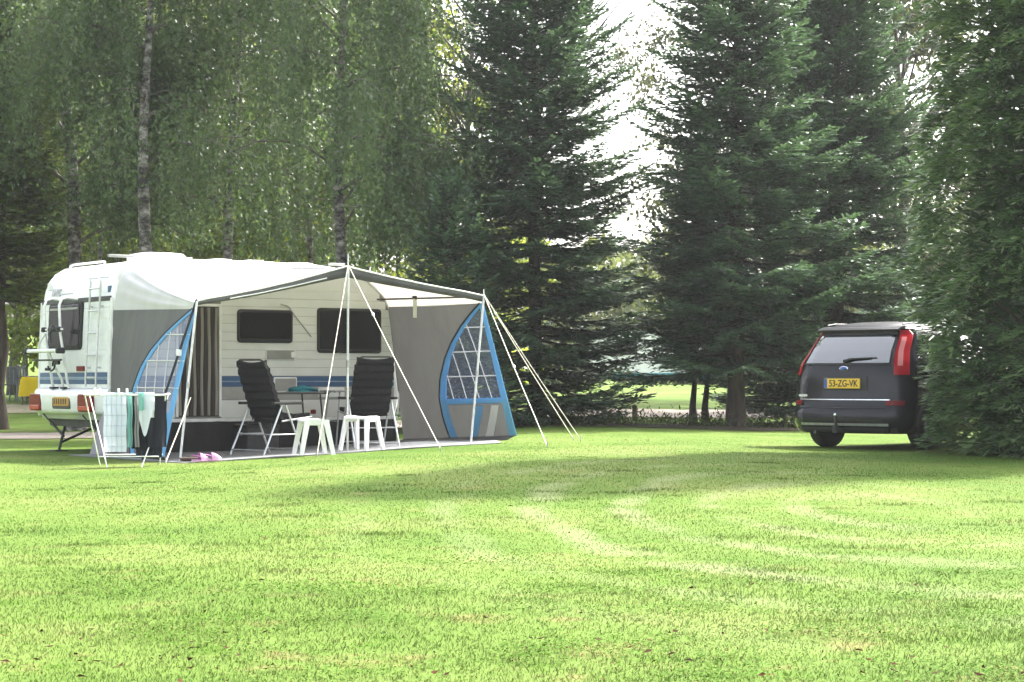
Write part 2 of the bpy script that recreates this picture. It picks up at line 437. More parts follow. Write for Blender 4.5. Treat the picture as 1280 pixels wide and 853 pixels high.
# ------------------------------------------------------------------ mesh helpers
class MB:
    def __init__(s):
        s.v = []
        s.f = []
        s.sm = []
    def add(s, verts, faces, smooth=False):
        b = len(s.v)
        s.v += [tuple(v) for v in verts]
        s.f += [tuple(i + b for i in f) for f in faces]
        s.sm += [smooth] * len(faces)
    def box(s, a, b, mat=None):
        (x0, y0, z0), (x1, y1, z1) = a, b
        v = [(x0, y0, z0), (x1, y0, z0), (x1, y1, z0), (x0, y1, z0), (x0, y0, z1), (x1, y0, z1), (x1, y1, z1), (x0, y1, z1)]
        if mat is not None:
            v = [tuple(mat @ Vector(p)) for p in v]
        s.add(v, [(0, 3, 2, 1), (4, 5, 6, 7), (0, 1, 5, 4), (1, 2, 6, 5), (2, 3, 7, 6), (3, 0, 4, 7)])
    def rbox(s, a, b, r, mat=None, seg=3):
        """box with its four vertical-axis (y) edges rounded: outline in x/z, extruded along y, with a small chamfer"""
        (x0, y0, z0), (x1, y1, z1) = a, b
        r = min(r, (x1 - x0) / 2.01, (z1 - z0) / 2.01)
        out = []
        for cx, cz, a0 in ((x1 - r, z0 + r, -90), (x1 - r, z1 - r, 0), (x0 + r, z1 - r, 90), (x0 + r, z0 + r, 180)):
            for k in range(seg + 1):
                t = R(a0 + 90 * k / seg)
                out.append((cx + r * math.cos(t), cz + r * math.sin(t)))
        n = len(out)
        cx, cz = (x0 + x1) / 2, (z0 + z1) / 2
        ch = min(r * 0.4, (y1 - y0) * 0.3)
        kx, kz = 1 - 2 * ch / (x1 - x0), 1 - 2 * ch / (z1 - z0)
        rings = [(y0, kx, kz), (y0 + ch, 1, 1), (y1 - ch, 1, 1), (y1, kx, kz)]
        v = []
        for y, ax, az in rings:
            v += [(cx + (x - cx) * ax, y, cz + (z - cz) * az) for x, z in out]
        f = []
        for q in range(3):
            for k in range(n):
                f.append((q * n + k, q * n + (k + 1) % n, (q + 1) * n + (k + 1) % n, (q + 1) * n + k))
        f.append(tuple(range(n))[::-1])
        f.append(tuple(range(3 * n, 4 * n)))
        if mat is not None:
            v = [tuple(mat @ Vector(p)) for p in v]
        s.add(v, f)
    def tube(s, pts, r, n=8, cap=True):
        pts = [Vector(p) for p in pts]
        rs = r if isinstance(r, (list, tuple)) else [r] * len(pts)
        rings = []
        up = None
        for i, p in enumerate(pts):
            d = (pts[min(i + 1, len(pts) - 1)] - pts[max(i - 1, 0)])
            if d.length < 1e-9:
                d = Vector((0, 0, 1))
            d.normalize()
            if up is None:
                up = Vector((0, 0, 1)) if abs(d.z) < 0.9 else Vector((1, 0, 0))
            x = d.cross(up)
            if x.length < 1e-6:
                x = d.orthogonal()
            x.normalize()
            y = x.cross(d).normalized()
            up = y
            rings.append([p + (x * math.cos(2 * math.pi * k / n) + y * math.sin(2 * math.pi * k / n)) * rs[i] for k in range(n)])
        v = [q for ring in rings for q in ring]
        f = []
        for i in range(len(pts) - 1):
            for k in range(n):
                f.append((i * n + k, i * n + (k + 1) % n, (i + 1) * n + (k + 1) % n, (i + 1) * n + k))
        s.add(v, f, True)
        if cap:
            s.add(rings[0], [tuple(range(n))[::-1]])
            s.add(rings[-1], [tuple(range(n))])
    def grid(s, P, smooth=True, closed=False):
        """P: rows of points"""
        nr, nc = len(P), len(P[0])
        v = [p for row in P for p in row]
        f = []
        for i in range(nr - 1):
            for j in range(nc - 1 + (1 if closed else 0)):
                j2 = (j + 1) % nc
                f.append((i * nc + j, i * nc + j2, (i + 1) * nc + j2, (i + 1) * nc + j))
        s.add(v, f, smooth)
    def slab(s, P, off):
        """closed thin solid from a grid of points P and an offset vector (or per-point function)"""
        nr, nc = len(P), len(P[0])
        Q = [[Vector(p) + (off(i, j) if callable(off) else Vector(off)) for j, p in enumerate(row)] for i, row in enumerate(P)]
        v = [Vector(p) for row in P for p in row] + [q for row in Q for q in row]
        n = nr * nc
        f = []
        for i in range(nr - 1):
            for j in range(nc - 1):
                a, b, c, d = i * nc + j, i * nc + j + 1, (i + 1) * nc + j + 1, (i + 1) * nc + j
                f.append((a, b, c, d))
                f.append((d + n, c + n, b + n, a + n))
        def side(a, b):
            f.append((b, a, a + n, b + n))
        for j in range(nc - 1):
            side(j, j + 1)
            side((nr - 1) * nc + j + 1, (nr - 1) * nc + j)
        for i in range(nr - 1):
            side((i + 1) * nc, i * nc)
            side(i * nc + nc - 1, (i + 1) * nc + nc - 1)
        s.add(v, f, False)
    def prism(s, poly, y0, y1, mat=None, inset=0.0):
        """x/z polygon extruded along y"""
        n = len(poly)
        v = [(x, y0, z) for x, z in poly] + [(x, y1, z) for x, z in poly]
        f = [tuple(range(n)), tuple(range(2 * n - 1, n - 1, -1))]
        f += [((i + 1) % n, i, n + i, n + (i + 1) % n) for i in range(n)]
        if mat is not None:
            v = [tuple(mat @ Vector(p)) for p in v]
        s.add(v, f)
    def lathe(s, prof, c, axis='y', n=20):
        """prof: (radius, position along axis)"""
        P = []
        for r, h in prof:
            row = []
            for k in range(n):
                a = 2 * math.pi * k / n
                if axis == 'y':
                    row.append((c[0] + r * math.cos(a), c[1] + h, c[2] + r * math.sin(a)))
                elif axis == 'x':
                    row.append((c[0] + h, c[1] + r * math.cos(a), c[2] + r * math.sin(a)))
                else:
                    row.append((c[0] + r * math.cos(a), c[1] + r * math.sin(a), c[2] + h))
            P.append(row)
        s.grid(P, True, True)
    def build(s, name, mat, parent=None, loc=None):
        me = bpy.data.meshes.new(name)
        me.from_pydata([tuple(v) for v in s.v], [], s.f)
        me.polygons.foreach_set('use_smooth', s.sm)
        me.materials.append(M[mat] if isinstance(mat, str) else mat)
        me.update()
        o = bpy.data.objects.new(name, me)
        C.objects.link(o)
        if parent is not None:
            o.parent = parent
        if loc is not None:
            o.location = loc
        return o

def np_obj(name, V, F, mat, parent=None, smooth=False):
    """fast object from numpy vertex and face arrays (all faces with the same corner count)"""
    V = np.asarray(V, dtype=np.float32)
    F = np.asarray(F, dtype=np.int32)
    me = bpy.data.meshes.new(name)
    me.vertices.add(len(V))
    me.vertices.foreach_set('co', V.ravel())
    k = F.shape[1]
    me.loops.add(F.size)
    me.loops.foreach_set('vertex_index', F.ravel())
    me.polygons.add(len(F))
    me.polygons.foreach_set('loop_start', np.arange(0, F.size, k, dtype=np.int32))
    me.polygons.foreach_set('loop_total', np.full(len(F), k, dtype=np.int32))
    me.polygons.foreach_set('use_smooth', np.full(len(F), smooth, dtype=bool))
    me.update(calc_edges=True)
    me.materials.append(M[mat])
    o = bpy.data.objects.new(name, me)
    C.objects.link(o)
    if parent is not None:
        o.parent = parent
    return o

def tag(o, label, cat, group=None):
    o['label'] = label
    o['category'] = cat
    if group:
        o['group'] = group
    return o

def thing(name, label, cat, loc=(0, 0, 0), rz=0.0, group=None):
    o = bpy.data.objects.new(name, None)
    C.objects.link(o)
    o.location = loc
    o.rotation_euler = (0, 0, rz)
    return tag(o, label, cat, group)

def kind(o, k):
    o['kind'] = k
    return o

def text_part(name, body, size, mat, parent, loc, rot, depth=0.002, xscale=1.0, bold=0.0):
    cu = bpy.data.curves.new(name, 'FONT')
    cu.body = body
    cu.size = size
    cu.extrude = depth
    cu.offset = bold
    cu.align_x = 'CENTER'
    cu.align_y = 'CENTER'
    tmp = bpy.data.objects.new(name, cu)
    me = bpy.data.meshes.new_from_object(tmp)
    bpy.data.objects.remove(tmp)
    me.materials.clear()
    me.materials.append(M[mat])
    o = bpy.data.objects.new(name, me)
    C.objects.link(o)
    o.parent = parent
    o.location = loc
    o.rotation_euler = rot
    o.scale = (xscale, 1, 1)
    return o

def sstep(a, b, x):
    t = np.clip((np.asarray(x, dtype=float) - a) / (b - a), 0, 1)
    return t * t * (3 - 2 * t)

def zg(x, y):
    """height of the ground"""
    x = np.asarray(x, dtype=float)
    y = np.asarray(y, dtype=float)
    z = 0.02 + 0.17 * sstep(-4.6, 0.9, x) - 0.07 * sstep(1.5, 5.0, x)
    z = z * sstep(11, 21, y)
    z = z + 0.018 * np.sin(x * 0.9 + 0.6 * y) * np.sin(y * 0.55 - 0.3) * sstep(5, 9, y) * (1 - sstep(20, 22, y))
    z = z + 0.62 * sstep(37, 62, y)
    z = z + 3.4 * sstep(58, 98, y) * sstep(-6, -14, x)
    return z

def gz(x, y):
    return float(zg(x, y))

def pix(px, py, Y):
    """world point seen at photo pixel (1280 wide) at depth Y"""
    return Vector(((px - 640) / 2500 * Y, Y, 1 + (474 - py) / 2500 * Y))

# ------------------------------------------------------------------ ground
def ground():
    xs = np.concatenate([-np.geomspace(400, 14, 22), np.linspace(-13, 13, 105), np.geomspace(14, 400, 22)])
    ys = np.concatenate([np.linspace(-60, 3, 10), np.linspace(4, 66, 190), np.geomspace(67, 900, 40)])
    X, Y = np.meshgrid(xs, ys)
    Z = zg(X, Y)
    nx, ny = len(xs), len(ys)
    V = np.stack([X, Y, Z], -1).reshape(-1, 3)
    i = np.arange(ny - 1)[:, None] * nx + np.arange(nx - 1)[None, :]
    F = np.stack([i, i + 1, i + 1 + nx, i + nx], -1).reshape(-1, 4)
    return kind(np_obj('lawn', V, F, 'lawn', smooth=True), 'structure')
ground()

def strip(name, pts, width, mat, dz=0.012, n=60):
    pts = [Vector((p[0], p[1], 0)) for p in pts]
    seg = []
    for k in range(n + 1):
        t = k / n * (len(pts) - 1)
        i = min(int(t), len(pts) - 2)
        u = t - i
        p0, p1, p2, p3 = pts[max(i - 1, 0)], pts[i], pts[i + 1], pts[min(i + 2, len(pts) - 1)]
        seg.append(0.5 * ((2 * p1) + (p2 - p0) * u + (2 * p0 - 5 * p1 + 4 * p2 - p3) * u * u + (3 * p1 - p0 - 3 * p2 + p3) * u ** 3))
    P = []
    for k, p in enumerate(seg):
        d = (seg[min(k + 1, n)] - seg[max(k - 1, 0)]).normalized()
        nr = Vector((-d.y, d.x, 0))
        row = []
        for j in range(9):
            a = (j / 8 - 0.5) * width * (1 + 0.08 * math.sin(k * 1.3) + 0.06 * math.sin(k * 2.9))
            q = p + nr * a
            row.append((q.x, q.y, gz(q.x, q.y) + dz + 0.012 * (1 - abs(j / 4 - 1))))
        P.append(row)
    m = MB()
    m.grid(P)
    return kind(m.build(name, mat), 'structure')
PATH = [(-40, 31.0), (-20, 32.6), (-11, 33.6), (-6, 35.4), (-2, 39.2), (2, 42.6), (7, 44.2), (14, 44.8), (40, 45)]
strip('path', PATH, 3.6, 'gravel', n=160)
strip('dirt_track', [(-40, 44), (-24, 46), (-14, 47.5), (-8, 50.5), (-3, 56)], 4.2, 'sand', n=80)

# ------------------------------------------------------------------ caravan frame (local x along its side, y into it, z up)
CX, CY, CA = -5.19, 25.8, R(36)
UX, UY = math.cos(CA), math.sin(CA)
def cw(t, o, z=0.0):
    """world point from caravan coordinates: t along the side, o out from the side"""
    return Vector((CX + UX * t + UY * o, CY + UY * t - UX * o, z))
def in_mat(x, y):
    dx, dy = x - CX, y - CY
    t = dx * UX + dy * UY
    o = dx * UY - dy * UX
    return t, o

# ------------------------------------------------------------------ grass blades
def grass():
    n = 270000
    u = rng.random(n)
    a, b = 6.2 ** 0.2, 37.0 ** 0.2
    d = (a + (b - a) * u) ** 5
    x = (rng.random(n) - 0.5) * 0.60 * d
    y = d
    # a few denser tufts the mower missed
    nt_ = 9000
    c = rng.integers(0, 90, nt_)
    cd = 7.0 + 14 * rng.random(90)
    cx_ = (rng.random(90) - 0.5) * 0.52 * cd
    x[:nt_] = cx_[c] + rng.normal(size=nt_) * 0.11
    y[:nt_] = cd[c] + rng.normal(size=nt_) * 0.06
    d = y
    tuft = np.zeros(n, dtype=bool)
    tuft[:nt_] = True
    t, o = in_mat(x, y)
    keep = ~((t > -0.45) & (t < 4.55) & (o > -2.2) & (o < 3.08) & ((t < 4.1) | (o < 2.6)))
    # path
    px = np.array([p[0] for p in PATH])
    py = np.array([p[1] for p in PATH])
    keep &= np.abs(y - np.interp(x, px, py)) > 1.9
    x, y, d, tuft = x[keep], y[keep], d[keep], tuft[keep]
    n = len(x)
    z = zg(x, y) - 0.004
    clump = 0.75 + 0.5 * np.sin(x * 2.1 + 1.3 * np.sin(y * 1.7)) * np.sin(y * 1.4 + np.sin(x * 2.3))
    h = (0.012 + 0.013 * rng.random(n)) * (0.75 + 0.4 * clump) * np.clip(1.25 - d / 40, 0.5, 1.1)
    tall = rng.random(n) < 0.02
    h[tall] *= 1.5
    h[tuft] *= 1.5
    wd = 0.0014 * (d / 6.6) ** 0.6 * (0.7 + 0.7 * rng.random(n))
    az = rng.random(n) * 2 * np.pi
    lean = 0.5 + 0.9 * rng.random(n)
    dx, dy = np.cos(az), np.sin(az)
    fa = rng.random(n) * 2 * np.pi
    sx, sy = np.cos(fa) * wd, np.sin(fa) * wd
    m1 = np.stack([x + dx * h * lean * 0.3, y + dy * h * lean * 0.3, z + h * 0.6], -1)
    tp = np.stack([x + dx * h * lean, y + dy * h * lean, z + h * (1.05 - 0.35 * lean)], -1)
    s = np.stack([sx, sy, np.zeros(n)], -1)
    b0 = np.stack([x, y, z], -1)
    V = np.stack([b0 - s, b0 + s, m1 + s * 0.8, m1 - s * 0.8, tp], 1).reshape(-1, 3)
    i = np.arange(n) * 5
    F = np.concatenate([np.stack([i, i + 1, i + 2], -1), np.stack([i, i + 2, i + 3], -1), np.stack([i + 3, i + 2, i + 4], -1)], 0)
    return kind(np_obj('grass', V, F, 'blades'), 'stuff')
grass()

def clover():
    n = 9000
    k = rng.integers(0, 46, n)
    cd = 6.4 + 4.5 * rng.random(46) ** 1.3
    cx = (rng.random(46) - 0.42) * 0.52 * cd
    x = cx[k] + rng.normal(size=n) * 0.16
    y = cd[k] + rng.normal(size=n) * 0.13
    p = np.stack([x, y, zg(x, y) + 0.014 + 0.014 * rng.random(n)], -1)
    a = rng.random(n) * 6.283
    d = nrm(np.stack([np.cos(a), np.sin(a), rng.normal(size=n) * 0.25], -1))
    wv = nrm(np.cross(d, np.array([0, 0, 1.0]) + rng.normal(size=(n, 3)) * 0.25))
    V, F = blades(p, d, wv, 0.010 + 0.008 * rng.random(n), 0.010 + 0.006 * rng.random(n), 0.6)
    return kind(np_obj('clover', V, F, 'clover'), 'stuff')

def leaf_litter():
    n = 240
    d = 6.4 + rng.random(n) ** 2.2 * 9
    x = (rng.random(n) - 0.5) * 0.6 * d
    k = rng.random(n) < 0.6
    d[k] = 6.4 + rng.random(k.sum()) * 1.3
    x[k] = (rng.random(k.sum()) - 0.5) * 0.6 * d[k]
    z = zg(x, d) + 0.028
    V, F = [], []
    for q in range(n):
        l = 0.006 + 0.016 * rng.random() ** 2
        a = rng.random() * 6.28
        c, s = math.cos(a), math.sin(a)
        b = len(V)
        up = rng.random(5) * 0.014
        for (p, r), hh in zip(((-1, 0), (-0.1, -0.5), (1, 0), (0.1, 0.55)), up):
            V.append((x[q] + l * (c * p - s * r), d[q] + l * (s * p + c * r), z[q] + hh))
        F.append((b, b + 1, b + 2, b + 3))
    return kind(np_obj('fallen_leaves', V, F, 'dead_leaf'), 'stuff')
leaf_litter()

# ------------------------------------------------------------------ foliage builders
def nrm(a):
    return a / np.maximum(np.linalg.norm(a, axis=-1, keepdims=True), 1e-9)

def blades(p, d, wv, l, b, fold=0.5):
    """rhombic leaf faces: base p, direction d, side vector wv, length l, width b"""
    l = np.asarray(l)[:, None]
    b = np.asarray(b)[:, None]
    m = p + d * l * fold
    V = np.stack([p, m + wv * b * 0.5, p + d * l, m - wv * b * 0.5], 1).reshape(-1, 3)
    i = np.arange(len(p)) * 4
    return V, np.stack([i, i + 1, i + 2, i + 3], -1)

def rand_unit(n):
    return nrm(rng.normal(size=(n, 3)))

def make_spruce(name, label, x, y, H, Rm, zmin=0.25, mat='spruce', r0=0.13, dens=1.0, droop=0.30, gap=0.30, group=None, cat='tree', power=0.6):
    root = thing(name, label, cat, (x, y, gz(x, y) - 0.05), 0, group)
    tr = MB()
    hs = np.linspace(0, H, 14)
    wob = rng.normal(size=(14, 2)) * 0.02
    tr.tube([(wob[k][0], wob[k][1], h) for k, h in enumerate(hs)], [r0 * (1 - 0.93 * h / H) + (0.05 * math.exp(-h * 3)) for h in hs], 10)
    br = MB()
    P, D, L, TP = [], [], [], []
    up_ = np.array([0, 0, 1.0])
    z = zmin
    while z < H - 0.08:
        f = 1 - z / H
        nb = rng.integers(6, 10)
        a0 = rng.random() * 6.28
        whorl = 0.86 + 0.28 * rng.random()
        for k in range(nb):
            a = a0 + k * 6.283 / nb + rng.normal() * 0.2
            lng = (Rm * (f ** power) + 0.08) * whorl * (0.70 + 0.42 * rng.random())
            if lng < 0.12:
                continue
            zz = z + rng.normal() * 0.05
            sl = -droop * min(1.0, f * 1.35) + 0.75 * (1 - f) ** 2 + rng.normal() * 0.07
            cv = 0.20 + 0.12 * rng.random()
            h = np.array([math.cos(a), math.sin(a), 0])
            sd = np.array([-math.sin(a), math.cos(a), 0])
            ns = 5
            pts = [(h * (lng * q / ns)) + np.array([0, 0, zz + lng * (sl * q / ns + cv * (q / ns) ** 2)]) for q in range(ns + 1)]
            br.tube(pts, [0.016 * (1 - 0.85 * q / ns) * (0.5 + lng / 2) for q in range(ns + 1)], 4, False)
            nt_ = max(5, int(lng / 0.045 * dens))
            s = np.linspace(0.18, 1.0, nt_) + rng.normal(size=nt_) * 0.015
            side = np.where(np.arange(nt_) % 2 == 0, 1, -1)
            base = h[None] * (lng * s)[:, None] + np.array([0, 0, zz])[None] + up_[None] * (lng * (sl * s + cv * s * s))[:, None]
            tl = np.clip(0.46 * lng * (1.10 - s) ** 0.7, 0.09, 0.60) * (0.75 + 0.4 * rng.random(nt_))
            tan = h[None] + up_[None] * (sl + 2 * cv * s)[:, None]
            ang = np.where(s > 0.97, 0.0, 0.85 + rng.normal(size=nt_) * 0.12)
            dr = tan * np.cos(ang)[:, None] + sd[None] * (np.sin(ang) * side)[:, None]
            dr[:, 2] -= 0.08 + 0.16 * rng.random(nt_)
            P.append(base)
            D.append(nrm(dr))
            L.append(tl)
            TP.append(s)
        z += gap * 0.80 * (0.8 + 0.4 * rng.random()) * (0.6 + 0.4 * f)
    P = np.concatenate(P)
    D = np.concatenate(D)
    L = np.concatenate(L)
    TP = np.concatenate(TP)
    # each twig carries short needle tufts left and right, lying in the plane of the bough, and ends in a young shoot
    nseg = np.maximum(2, (L / 0.052).astype(int))
    idx = np.repeat(np.arange(len(P)), nseg)
    off = np.concatenate([np.arange(k) / k for k in nseg])
    n = len(idx)
    d = D[idx]
    pp = P[idx] + d * (L[idx] * off)[:, None]
    pp[:, 2] -= 0.10 * L[idx] * off ** 2
    lat = nrm(np.cross(d, up_) + 1e-6)
    sg = np.where(np.arange(n) % 2 == 0, 1, -1)[:, None]
    tilt = 0.10 + rng.normal(size=(n, 1)) * 0.22
    dd = nrm(d * 0.8 + lat * sg * 0.62 + up_ * tilt)
    wv = nrm(np.cross(dd, up_ + rng.normal(size=(n, 3)) * 0.30))
    V, F = blades(pp, dd, wv, (0.085 + 0.05 * rng.random(n)) * (0.8 + 0.4 * (1 - off)), 0.046 + 0.026 * rng.random(n))
    tip = np.clip(0.55 * off + 0.55 * TP[idx] - 0.1, 0, 1)
    nt2 = len(P)
    tipw = nrm(np.cross(D, up_ + rng.normal(size=(nt2, 3)) * 0.4))
    V2, F2 = blades(P, D, tipw, L * 1.10, np.full(nt2, 0.05))
    F = np.concatenate([F, F2 + len(V)])
    V = np.concatenate([V, V2])
    o = np_obj('crown', V, F, mat, root)
    at = o.data.attributes.new('young', 'FLOAT', 'POINT')
    at.data.foreach_set('value', np.concatenate([np.repeat(tip, 4), np.repeat(TP, 4)]).astype(np.float32))
    tr.build('trunk', 'bark', root)
    br.build('branches', 'bark', root)
    return root

def limb_path(p, d, l, n, bend):
    pts = [Vector(p)]
    d = Vector(d).normalized()
    for k in range(n):
        d = (d + Vector(bend) * (1 / n) + Vector(rng.normal(size=3)) * 0.12).normalized()
        pts.append(pts[-1] + d * (l / n))
    return pts

TRUNKS = [(-8.18, 38, -0.055, 7.4), (-6.55, 36, 0.0, 7.4), (-5.21, 37, 0.012, 5.6), (-2.93, 35, -0.006, 4.4)]
def make_birch(name, label, x, y, H, r0, lean=(0, 0), crown_from=3.2, R_=2.2, strands=520, leaf=0.078, group=None, mat='birch_leaf', low=2.6, bark='birch_bark'):
    root = thing(name, label, 'tree', (x, y, gz(x, y) - 0.08), 0, group)
    n = 16
    ph = rng.random() * 6
    tp = []
    for k in range(n + 1):
        h = H * k / n
        tp.append(Vector((lean[0] * h + 0.09 * math.sin(h * 0.7 + ph), lean[1] * h + 0.09 * math.cos(h * 0.6 + ph), h)))
    tr = MB()
    tr.tube(tp, [r0 * (1 - 0.9 * k / n) * (1 + 0.05 * math.sin(k * 2.3)) + 0.25 * r0 * math.exp(-k * 1.2) for k in range(n + 1)], 12)
    tr.build('trunk', bark, root)
    lm = MB()
    ends = []
    z = crown_from
    while z < H * 0.97:
        f = (z - crown_from) / (H - crown_from)
        a = rng.random() * 6.28
        k = min(int(z / H * n), n - 1)
        p = tp[k].lerp(tp[k + 1], z / H * n - k)
        ln = R_ * (1 - f) ** 0.6 * (0.7 + 0.5 * rng.random()) + 0.4
        pts = limb_path(p, (math.cos(a), math.sin(a), 0.9), ln, 6, (math.cos(a) * 0.4, math.sin(a) * 0.4, -0.9))
        lm.tube(pts, [0.2 * r0 * (1 - 0.85 * q / 6) + 0.004 for q in range(7)], 5, False)
        for q in range(2, 7):
            ends.append((pts[q], ln))
        for _ in range(4):
            q = rng.integers(2, 6)
            a2 = a + rng.normal() * 0.9
            p2 = limb_path(pts[q], (math.cos(a2), math.sin(a2), 0.3), ln * 0.5, 4, (0, 0, -0.9))
            lm.tube(p2, [0.06 * r0 * (1 - 0.7 * w_ / 4) + 0.002 for w_ in range(5)], 4, False)
            for w_ in range(1, 5):
                ends.append((p2[w_], ln))
        z += 0.22 + 0.25 * rng.random()
    lm.build('branches', 'grey_bark', root)
    E = np.array([tuple(e[0]) for e in ends])
    pick = rng.integers(0, len(E), strands)
    st = E[pick] + rng.normal(size=(strands, 3)) * 0.16
    front = (np.abs(st[:, 0] - lean[0] * st[:, 2]) < 0.5) & (st[:, 1] < 0.3) & (st[:, 2] < (7.5 if x < -6 else 5.2)) & (rng.random(strands) < 0.88)
    st[front, 1] = np.abs(st[front, 1]) + 0.3 + rng.random(front.sum())
    # the crowns are thin along the sight of the old trunks: hang those strands behind them
    for (tx, ty, tl_, tz) in TRUNKS:
        wx, wy = st[:, 0] + x, st[:, 1] + y
        hit = (np.abs(wx * ty / wy - (tx + tl_ * st[:, 2])) < 0.26) & (wy < ty) & (st[:, 2] < tz) & (rng.random(strands) < 0.72)
        st[hit, 1] += (ty - wy[hit]) + 0.25 + 0.8 * rng.random(hit.sum())
    ln = np.minimum(0.5 + 2.0 * rng.random(strands) ** 1.3, np.maximum(st[:, 2] - low - 0.8 * rng.random(strands), 0.25))
    nl = np.maximum(5, (ln / 0.036).astype(int))
    idx = np.repeat(np.arange(strands), nl)
    off = np.concatenate([np.arange(k) / k for k in nl])
    m = len(idx)
    drift = rng.normal(size=(strands, 2)) * 0.16
    pp = st[idx].copy()
    pp[:, 2] -= off * ln[idx]
    pp[:, :2] += drift[idx] * (off * ln[idx])[:, None]
    pp += rng.normal(size=(m, 3)) * (0.035 + 0.05 * (1 - off))[:, None]
    d = nrm(rng.normal(size=(m, 3)) * 0.6 + np.array([0, 0, -0.75]))
    wv = nrm(np.cross(d, rng.normal(size=(m, 3))))
    sz = leaf * (0.65 + 0.6 * rng.random(m))
    V, F = blades(pp, d, wv, sz, sz * 0.72, 0.42)
    np_obj('crown', V, F, mat, root)
    # a few of the hanging twigs themselves
    tw = MB()
    for k in range(0, strands, 3):
        e = Vector(st[k])
        b = e + Vector((drift[k][0] * ln[k], drift[k][1] * ln[k], -ln[k]))
        tw.tube([e, e.lerp(b, 0.5), b], [0.005, 0.004, 0.002], 3, False)
    kind(tw.build('twigs', 'grey_bark', root), 'stuff')
    return root

def make_broadleaf(name, label, x, y, H, r0, Rc, zc0, leaves, leaf=0.10, mat='back_leaf', group=None, clumps=70, clr=0.55, bark='grey_bark', lean=(0, 0), squash=1.0):
    root = thing(name, label, 'tree', (x, y, gz(x, y) - 0.08), 0, group)
    n = 10
    tp = [Vector((lean[0] * H * k / n + 0.1 * math.sin(k + x), lean[1] * H * k / n, H * 0.92 * k / n)) for k in range(n + 1)]
    tr = MB()
    tr.tube(tp, [r0 * (1 - 0.9 * k / n) + 0.2 * r0 * math.exp(-k * 1.5) for k in range(n + 1)], 10)
    tr.build('trunk', bark, root)
    lm = MB()
    cc = []
    for k in range(clumps):
        f = rng.random()
        zc = zc0 + (H - zc0) * f
        rr = Rc * math.sqrt(max(0.05, 1 - (2 * f - 0.85) ** 2 / 1.5)) * (0.35 + 0.7 * rng.random() ** 0.6)
        a = rng.random() * 6.28
        zt = max(0.6, min(zc - 0.5 * rr - 0.2, H * 0.85))
        i = min(int(zt / (H * 0.92) * n), n - 1)
        p = tp[i].lerp(tp[i + 1], min(1, zt / (H * 0.92) * n - i))
        c = Vector((p.x + rr * math.cos(a), p.y + rr * math.sin(a), zc))
        mid = p.lerp(c, 0.5) + Vector((0, 0, 0.25 * rr))
        lm.tube([p, mid, c], [0.16 * r0 + 0.01, 0.09 * r0 + 0.006, 0.004], 5, False)
        cc.append(tuple(c))
        for _ in range(2):
            c2 = c + Vector(rng.normal(size=3)) * clr
            lm.tube([mid.lerp(c, 0.4), c2], [0.05 * r0 + 0.004, 0.003], 4, False)
            cc.append(tuple(c2))
    lm.build('branches', bark, root)
    cc = np.array(cc)
    idx = rng.integers(0, len(cc), leaves)
    rad = np.abs(rng.normal(size=leaves)) ** 0.8
    pp = cc[idx] + rand_unit(leaves) * (rad * clr * 0.62)[:, None] * np.array([1, 1, 0.75 * squash])
    d = nrm(rng.normal(size=(leaves, 3)) + np.array([0, 0, -0.4]))
    wv = nrm(np.cross(d, rng.normal(size=(leaves, 3))))
    sz = leaf * (0.6 + 0.7 * rng.random(leaves))
    V, F = blades(pp, d, wv, sz, sz * 0.65)
    np_obj('crown', V, F, mat, root)
    return root

